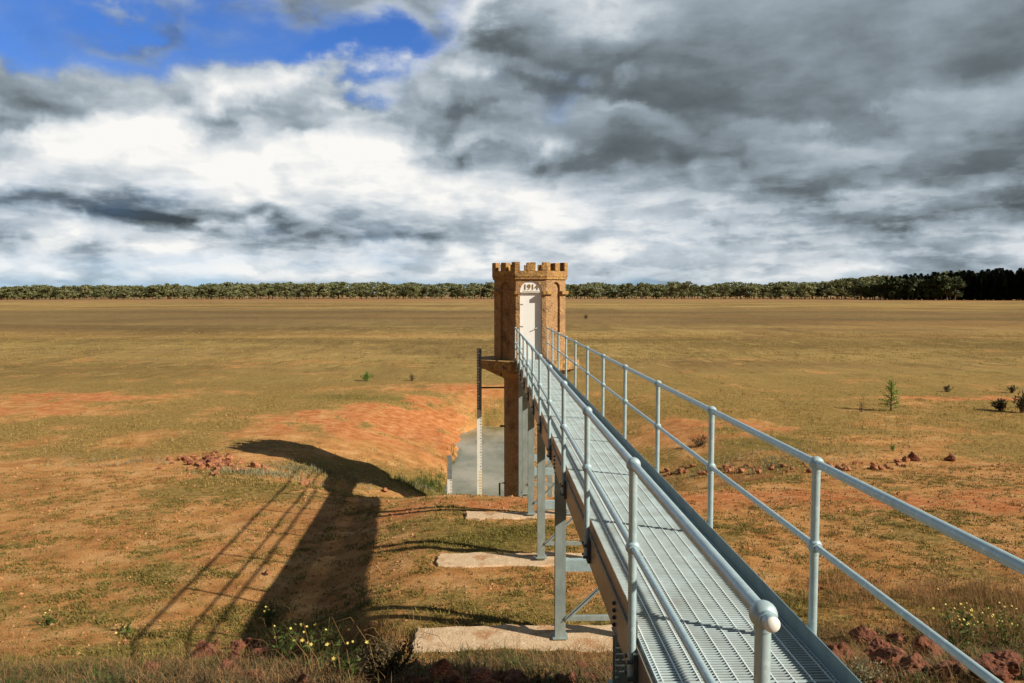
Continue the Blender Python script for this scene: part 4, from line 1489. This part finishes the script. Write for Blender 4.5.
def shrub(px, py, w, h, mt, n, seed, label, s0=0.03, s1=0.07, name='shrub', twigs=14, cone=False, grp=None, xyz=None):
    r = random.Random(seed)
    x, y, z = xyz or at(px, py)
    root = empty(name, (x, y, z))
    tag(root, label, name.replace('_', ' '), grp)
    tw, lf = MB(), MB()
    ends = []
    if cone:
        tw.tube([(0, 0, -.05), (0.01, 0, h * .5), (0, 0, h)], [w * .045, w * .03, w * .008], 6)
    for i in range(twigs):
        a = r.uniform(0, 6.28)
        if cone:
            f_ = (i + .5) / twigs
            z0 = h * (0.08 + 0.9 * f_)
            L_ = w * .5 * (1 - f_) ** 0.8 * r.uniform(.6, 1.15) + .03
            p0 = Vector((0, 0, z0 * .9))
            p1 = Vector((math.cos(a) * L_, math.sin(a) * L_, z0 + h * 0.06))
        else:
            q = r.uniform(.1, 1)
            p0 = Vector((r.gauss(0, w * .05), r.gauss(0, w * .05), -.03))
            p1 = Vector((math.cos(a) * q * w / 2, math.sin(a) * q * w / 2, h * (1 - .45 * q * q) * r.uniform(.7, 1.05)))
        mid = p0.lerp(p1, .5) + Vector((r.gauss(0, w * .03), r.gauss(0, w * .03), h * .03))
        tw.tube([p0, mid, p1], [w * .014, w * .010, w * .004], 5, False)
        ends.append((p0, mid, p1))
    def fn(rr_):
        p0, m_, p1 = ends[rr_.randrange(len(ends))]
        f_ = rr_.uniform(0.25, 1.0)
        p = p0.lerp(m_, f_ * 2) if f_ < .5 else m_.lerp(p1, f_ * 2 - 1)
        j = w * (.045 if cone else .07)
        return p + Vector((rr_.gauss(0, j), rr_.gauss(0, j), rr_.gauss(0, j * .8))), (p1 - p0)
    leafcloud(lf, n, fn, s0, s1, seed + 5)
    tw.build('branch', wood_m, root)
    if n: lf.build('foliage', mt, root)
    return root


shrub(388, 682, 0.62, 0.42, darkleaf, 2200, 21, 'dark green brown heath bush at the bottom, left of the nearest slab', .02, .05, 'heath_shrub', 40)
shrub(862, 684, 0.42, 0.20, greyleaf, 1200, 22, 'pale grey green cushion shrub in front of the red rocks', .015, .03, 'cushion_shrub', 40)
shrub(700, 446, 1.2, 0.5, darkleaf, 260, 27, 'low dark bush in the hollow seen between two right handrail posts', .06, .12, 'low_bush', 20)
shrub(891, 411, 1.35, 1.65, saplingleaf, 620, 23, 'bright green young sapling standing alone on the plain at the right', .07, .16, 'sapling', 34, cone=True)
shrub(861, 412, 0.7, 1.05, darkleaf, 25, 24, 'bare dead twiggy sapling just left of the bright green one', .05, .1, 'dead_sapling', 9)
shrub(893, 451, 0.28, 0.30, greenleaf, 160, 25, 'tiny green seedling in front of the bright green sapling', .04, .08, 'seedling', 12)
shrub(367, 381, 0.75, 0.62, greenleaf, 420, 26, 'small round green bush left of the tower, beyond the red bank', .08, .16, 'green_bush', 22)
shrub(412, 381, 0.8, 0.55, darkleaf, 160, 28, 'thin brown bush between the small green bush and the tower', .06, .12, 'brown_bush', 24)
for i, (px, py, w, h, lb) in enumerate([(1000, 411, .85, .75, 'dark tussock on the right plain, left of the one at the picture edge'), (1022, 413, .9, 1.1, 'tall dark tussock cut by the right edge of the picture'),
                                        (947, 392, .5, .35, 'small brown tussock behind the bare strip at the right'), (1012, 393, .6, .5, 'thin dark bush behind the two dark tussocks'),
                                        (586, 319, 1.5, 1.3, 'small dark bush far out on the plain just right of the tower')]):
    shrub(px, py, w, h, darkleaf, 500 if i < 2 else 160, 40 + i, lb, .08 * max(1, w), .2 * max(1, w), 'tussock', 30, grp='dark tussocks on the plain')

# arching dry stalks over the bank
st = MB()
r = random.Random(9)
root_x, root_y, root_z = at(350, 660)
for i in range(70):
    px, py = r.choice([(r.uniform(300, 400), r.uniform(650, 690)), (r.uniform(0, 420), r.uniform(640, 690)), (r.uniform(860, 1000), r.uniform(640, 675))])
    x, y, z = at(px, py)
    h = r.uniform(.25, .6)
    d = r.choice((-1, 1)) * r.uniform(.1, .45)
    st.tube([(x, y, z), (x + d * .2, y, z + h * .6), (x + d * .6, y + .03, z + h), (x + d, y + .05, z + h * .9), (x + d * 1.25, y + .05, z + h * .65)], [.0028, .0025, .002, .0018, .0012], 4, False)
o = st.build('dry_stalks', straw)
tag(o, 'long arching dry stalks standing above the grass on the bank', 'dry stalks', kind='stuff')

# ------------------------------------------------------------------ trees on the horizon
def gum_mesh(seed, h=20.0):
    r = random.Random(seed)
    m = MB()
    bh = h * r.uniform(.0, .12)
    m.tube([(0, 0, -0.5), (r.gauss(0, .2), 0, h * .35), (r.gauss(0, .6), r.gauss(0, .4), h * .7)], [.45, .32, .14], 7)
    lobes = []
    for k in range(r.randint(7, 11)):
        a = r.uniform(0, 6.28)
        q = r.uniform(.1, 1) * h * .26
        zc = bh + (h - bh) * r.uniform(.22, .86)
        R = h * r.uniform(.11, .20)
        lobes.append((Vector((math.cos(a) * q, math.sin(a) * q, zc)), R))
        m.tube([(0, 0, h * .3 + zc * .15), (math.cos(a) * q * .5, math.sin(a) * q * .5, zc * .8), (math.cos(a) * q, math.sin(a) * q, zc)], [.18, .12, .05], 5)
    nt_ = len(m.f)
    for i in range(820):
        c, R = lobes[r.randrange(len(lobes))]
        d = Vector((r.gauss(0, 1), r.gauss(0, 1), r.gauss(0, 1))).normalized()
        p = c + Vector((d.x, d.y, d.z * .7)) * R * r.uniform(.5, 1.08)
        s = r.uniform(.5, 1.25)
        u = (d + Vector((r.gauss(0, .6), r.gauss(0, .6), r.gauss(0, .6)))).normalized()
        a_ = u.orthogonal().normalized()
        b_ = u.cross(a_)
        m.add([p + a_ * s, p + b_ * s * .7, p - a_ * s * .8, p - b_ * s * .7], [(0, 1, 2, 3)])
    me = bpy.data.meshes.new('gum_tree')
    me.from_pydata(m.v, [], m.f)
    me.materials.append(trunk_m)
    me.materials.append(gum_m)
    me.polygons.foreach_set('material_index', [0] * nt_ + [1] * (len(m.f) - nt_))
    me.update()
    return me


def pine_mesh(seed, h=30.0):
    r = random.Random(seed)
    m = MB()
    m.tube([(0, 0, -0.5), (0, 0, h * .95)], [.45, .08], 6)
    nt_ = len(m.f)
    for i in range(800):
        f_ = r.random() ** .85
        zc = h * (.04 + .96 * f_)
        R = h * .135 * (1.02 - f_) ** .75 * r.uniform(.5, 1.1)
        a = r.uniform(0, 6.28)
        p = Vector((math.cos(a) * R, math.sin(a) * R, zc))
        d = Vector((math.cos(a), math.sin(a), -.15)).normalized()
        s = r.uniform(.7, 1.6) * (1.15 - .6 * f_)
        t = Vector((-math.sin(a), math.cos(a), 0))
        m.add([p - d * s, p + t * s * .6, p + d * s, p - t * s * .6 + Vector((0, 0, .4))], [(0, 1, 2, 3)])
    me = bpy.data.meshes.new('pine_tree')
    me.from_pydata(m.v, [], m.f)
    me.materials.append(trunk_m)
    me.materials.append(pine_m)
    me.polygons.foreach_set('material_index', [0] * nt_ + [1] * (len(m.f) - nt_))
    me.update()
    return me


GM = [gum_mesh(i) for i in range(10)]
darkgum_m = leafmat('dark_tree_leaves', (0.022, 0.036, 0.012), (0.085, 0.10, 0.038), 0.1)
DG = []
for _g in GM[:5]:
    _c = _g.copy()
    _c.materials[1] = darkgum_m
    DG.append(_c)
PM = [pine_mesh(i) for i in range(5)]


def put(name, me, px, dist, h, hb, r, label, cat, group, wide=1.0):
    a = math.atan((px - 490.5) / F)
    x, y = dist * math.sin(a), dist * math.cos(a)
    o = bpy.data.objects.new(name, me)
    col.objects.link(o)
    o.location = (x, y, h1(x, y))
    o.rotation_euler = (0, 0, r.uniform(0, 6.28))
    s = h / hb
    o.scale = (s * wide * r.uniform(.85, 1.2), s * wide * r.uniform(.85, 1.2), s)
    tag(o, label, cat, group)
    return o


r = random.Random(5)
# height of the tree line in picture units along the horizon
HP = [(-40, 9), (60, 11), (120, 12), (220, 13.5), (300, 14.5), (360, 15.5), (480, 15), (600, 14), (700, 14), (760, 14), (820, 16), (870, 18), (900, 19)]
n = 240
for i in range(n):
    px = -30 + (905 + 30) * (i + r.uniform(-.4, .4)) / n
    dist = r.uniform(980, 1090)
    hp = np.interp(px, [a for a, b in HP], [b for a, b in HP]) * r.choice((r.uniform(.62, .9), r.uniform(.9, 1.0), r.uniform(1.0, 1.17)))
    hp *= 0.80 + 0.42 * float(fbm(np.array([px * 0.045]), np.array([2.0]), 3)[0])
    put('gum_tree', GM[r.randrange(10)], px, dist, hp * dist / F, 20.0, r, 'olive green gum tree in the line of trees along the horizon', 'tree', 'gum trees along the horizon', 1.35)
for (px, hp, lb) in [(686, 19.5, 'tall flat crowned gum rising above the tree line right of the tower'), (672, 17.5, 'second rising gum crown just left of the tallest one right of the tower'),
                     (641, 17.5, 'rounded dark gum slightly above the tree line, nearest the tower on its right'), (808, 20.5, 'open crowned pale gum rising left of the pine plantation'), (845, 20.5, 'open crowned gum beside the left end of the pine plantation'),
                     (314, 17, 'dark rounded gum standing out in the middle of the left tree line'), (490, 18, 'gum tree crown showing just left of the tower battlements')]:
    put('gum_tree', GM[r.randrange(8)], px, 975 if px < 880 else 905, hp * (975 if px < 880 else 905) / F, 20.0, r, lb, 'tree', 'gum trees along the horizon', 0.9)
for i in range(22):
    px = 866 + 4.6 * i + r.uniform(-2, 2)
    put('broadleaf_tree', DG[r.randrange(5)], px, 905 + r.uniform(0, 8), (18 + 0.22 * i) * r.uniform(.8, 1.12) * 905 / F, 20.0, r, 'dark green rounded tree in front of the left end of the pine plantation', 'tree', 'dark rounded trees before the pines', 1.1)
# pines
for i in range(170):
    row = i % 3
    px = 872 + (1075 - 872) * ((i // 3) + r.uniform(-.4, .4)) / 56
    if px < 905 and row == 0 or px < 890: continue
    dist = 930 + 25 * row + r.uniform(-8, 8)
    top = np.interp(px, [870, 900, 950, 1024, 1080], [278.5, 277.5, 275, 272.5, 270])
    hp = (299 - top) * r.choice((r.uniform(.80, .95), r.uniform(.93, 1.05)))
    put('pine_tree', PM[r.randrange(5)], px, dist, hp * dist / F, 30.0, r, 'dark pine in the dense plantation at the right end of the horizon', 'pine tree', 'pines in the plantation on the right', 1.9)
# the wood behind the front rows, one mass
def wood():
    g = np.random.default_rng(2)
    n = 46000
    px = g.uniform(-70, 1110, n)
    a = np.arctan((px - 490.5) / F)
    dist = g.uniform(1095, 1180, n)
    hp = np.interp(px, [p for p, q in HP] + [960, 1100], [q for p, q in HP] + [22, 24])
    lump = 0.80 + 0.28 * fbm(px * 0.12, px * 0 + 3, 3)
    zt = hp * lump * (0.86 + 0.3 * fbm(px * 0.03 + 8, px * 0 + 1, 2)) * dist / F
    Z = -2.1 + zt * g.random(n) ** 0.6
    X, Y = dist * np.sin(a), dist * np.cos(a)
    P = np.stack([X, Y, Z], -1)
    d1 = g.normal(0, 1, (n, 3)); d1 /= np.linalg.norm(d1, axis=1)[:, None]
    d2 = np.cross(d1, g.normal(0, 1, (n, 3))); d2 /= np.linalg.norm(d2, axis=1)[:, None]
    s = g.uniform(.9, 2.0, n)[:, None]
    V = np.stack([P + d1 * s, P + d2 * s * .7, P - d1 * s, P - d2 * s * .7], 1).reshape(-1, 3)
    f = np.arange(n * 4).reshape(-1, 4)
    o = mesh_np('far_wood', V, f, gum_m)
    tag(o, 'continuous far-off wood of gum trees behind the front row on the horizon', 'wood', kind='stuff')
wood()
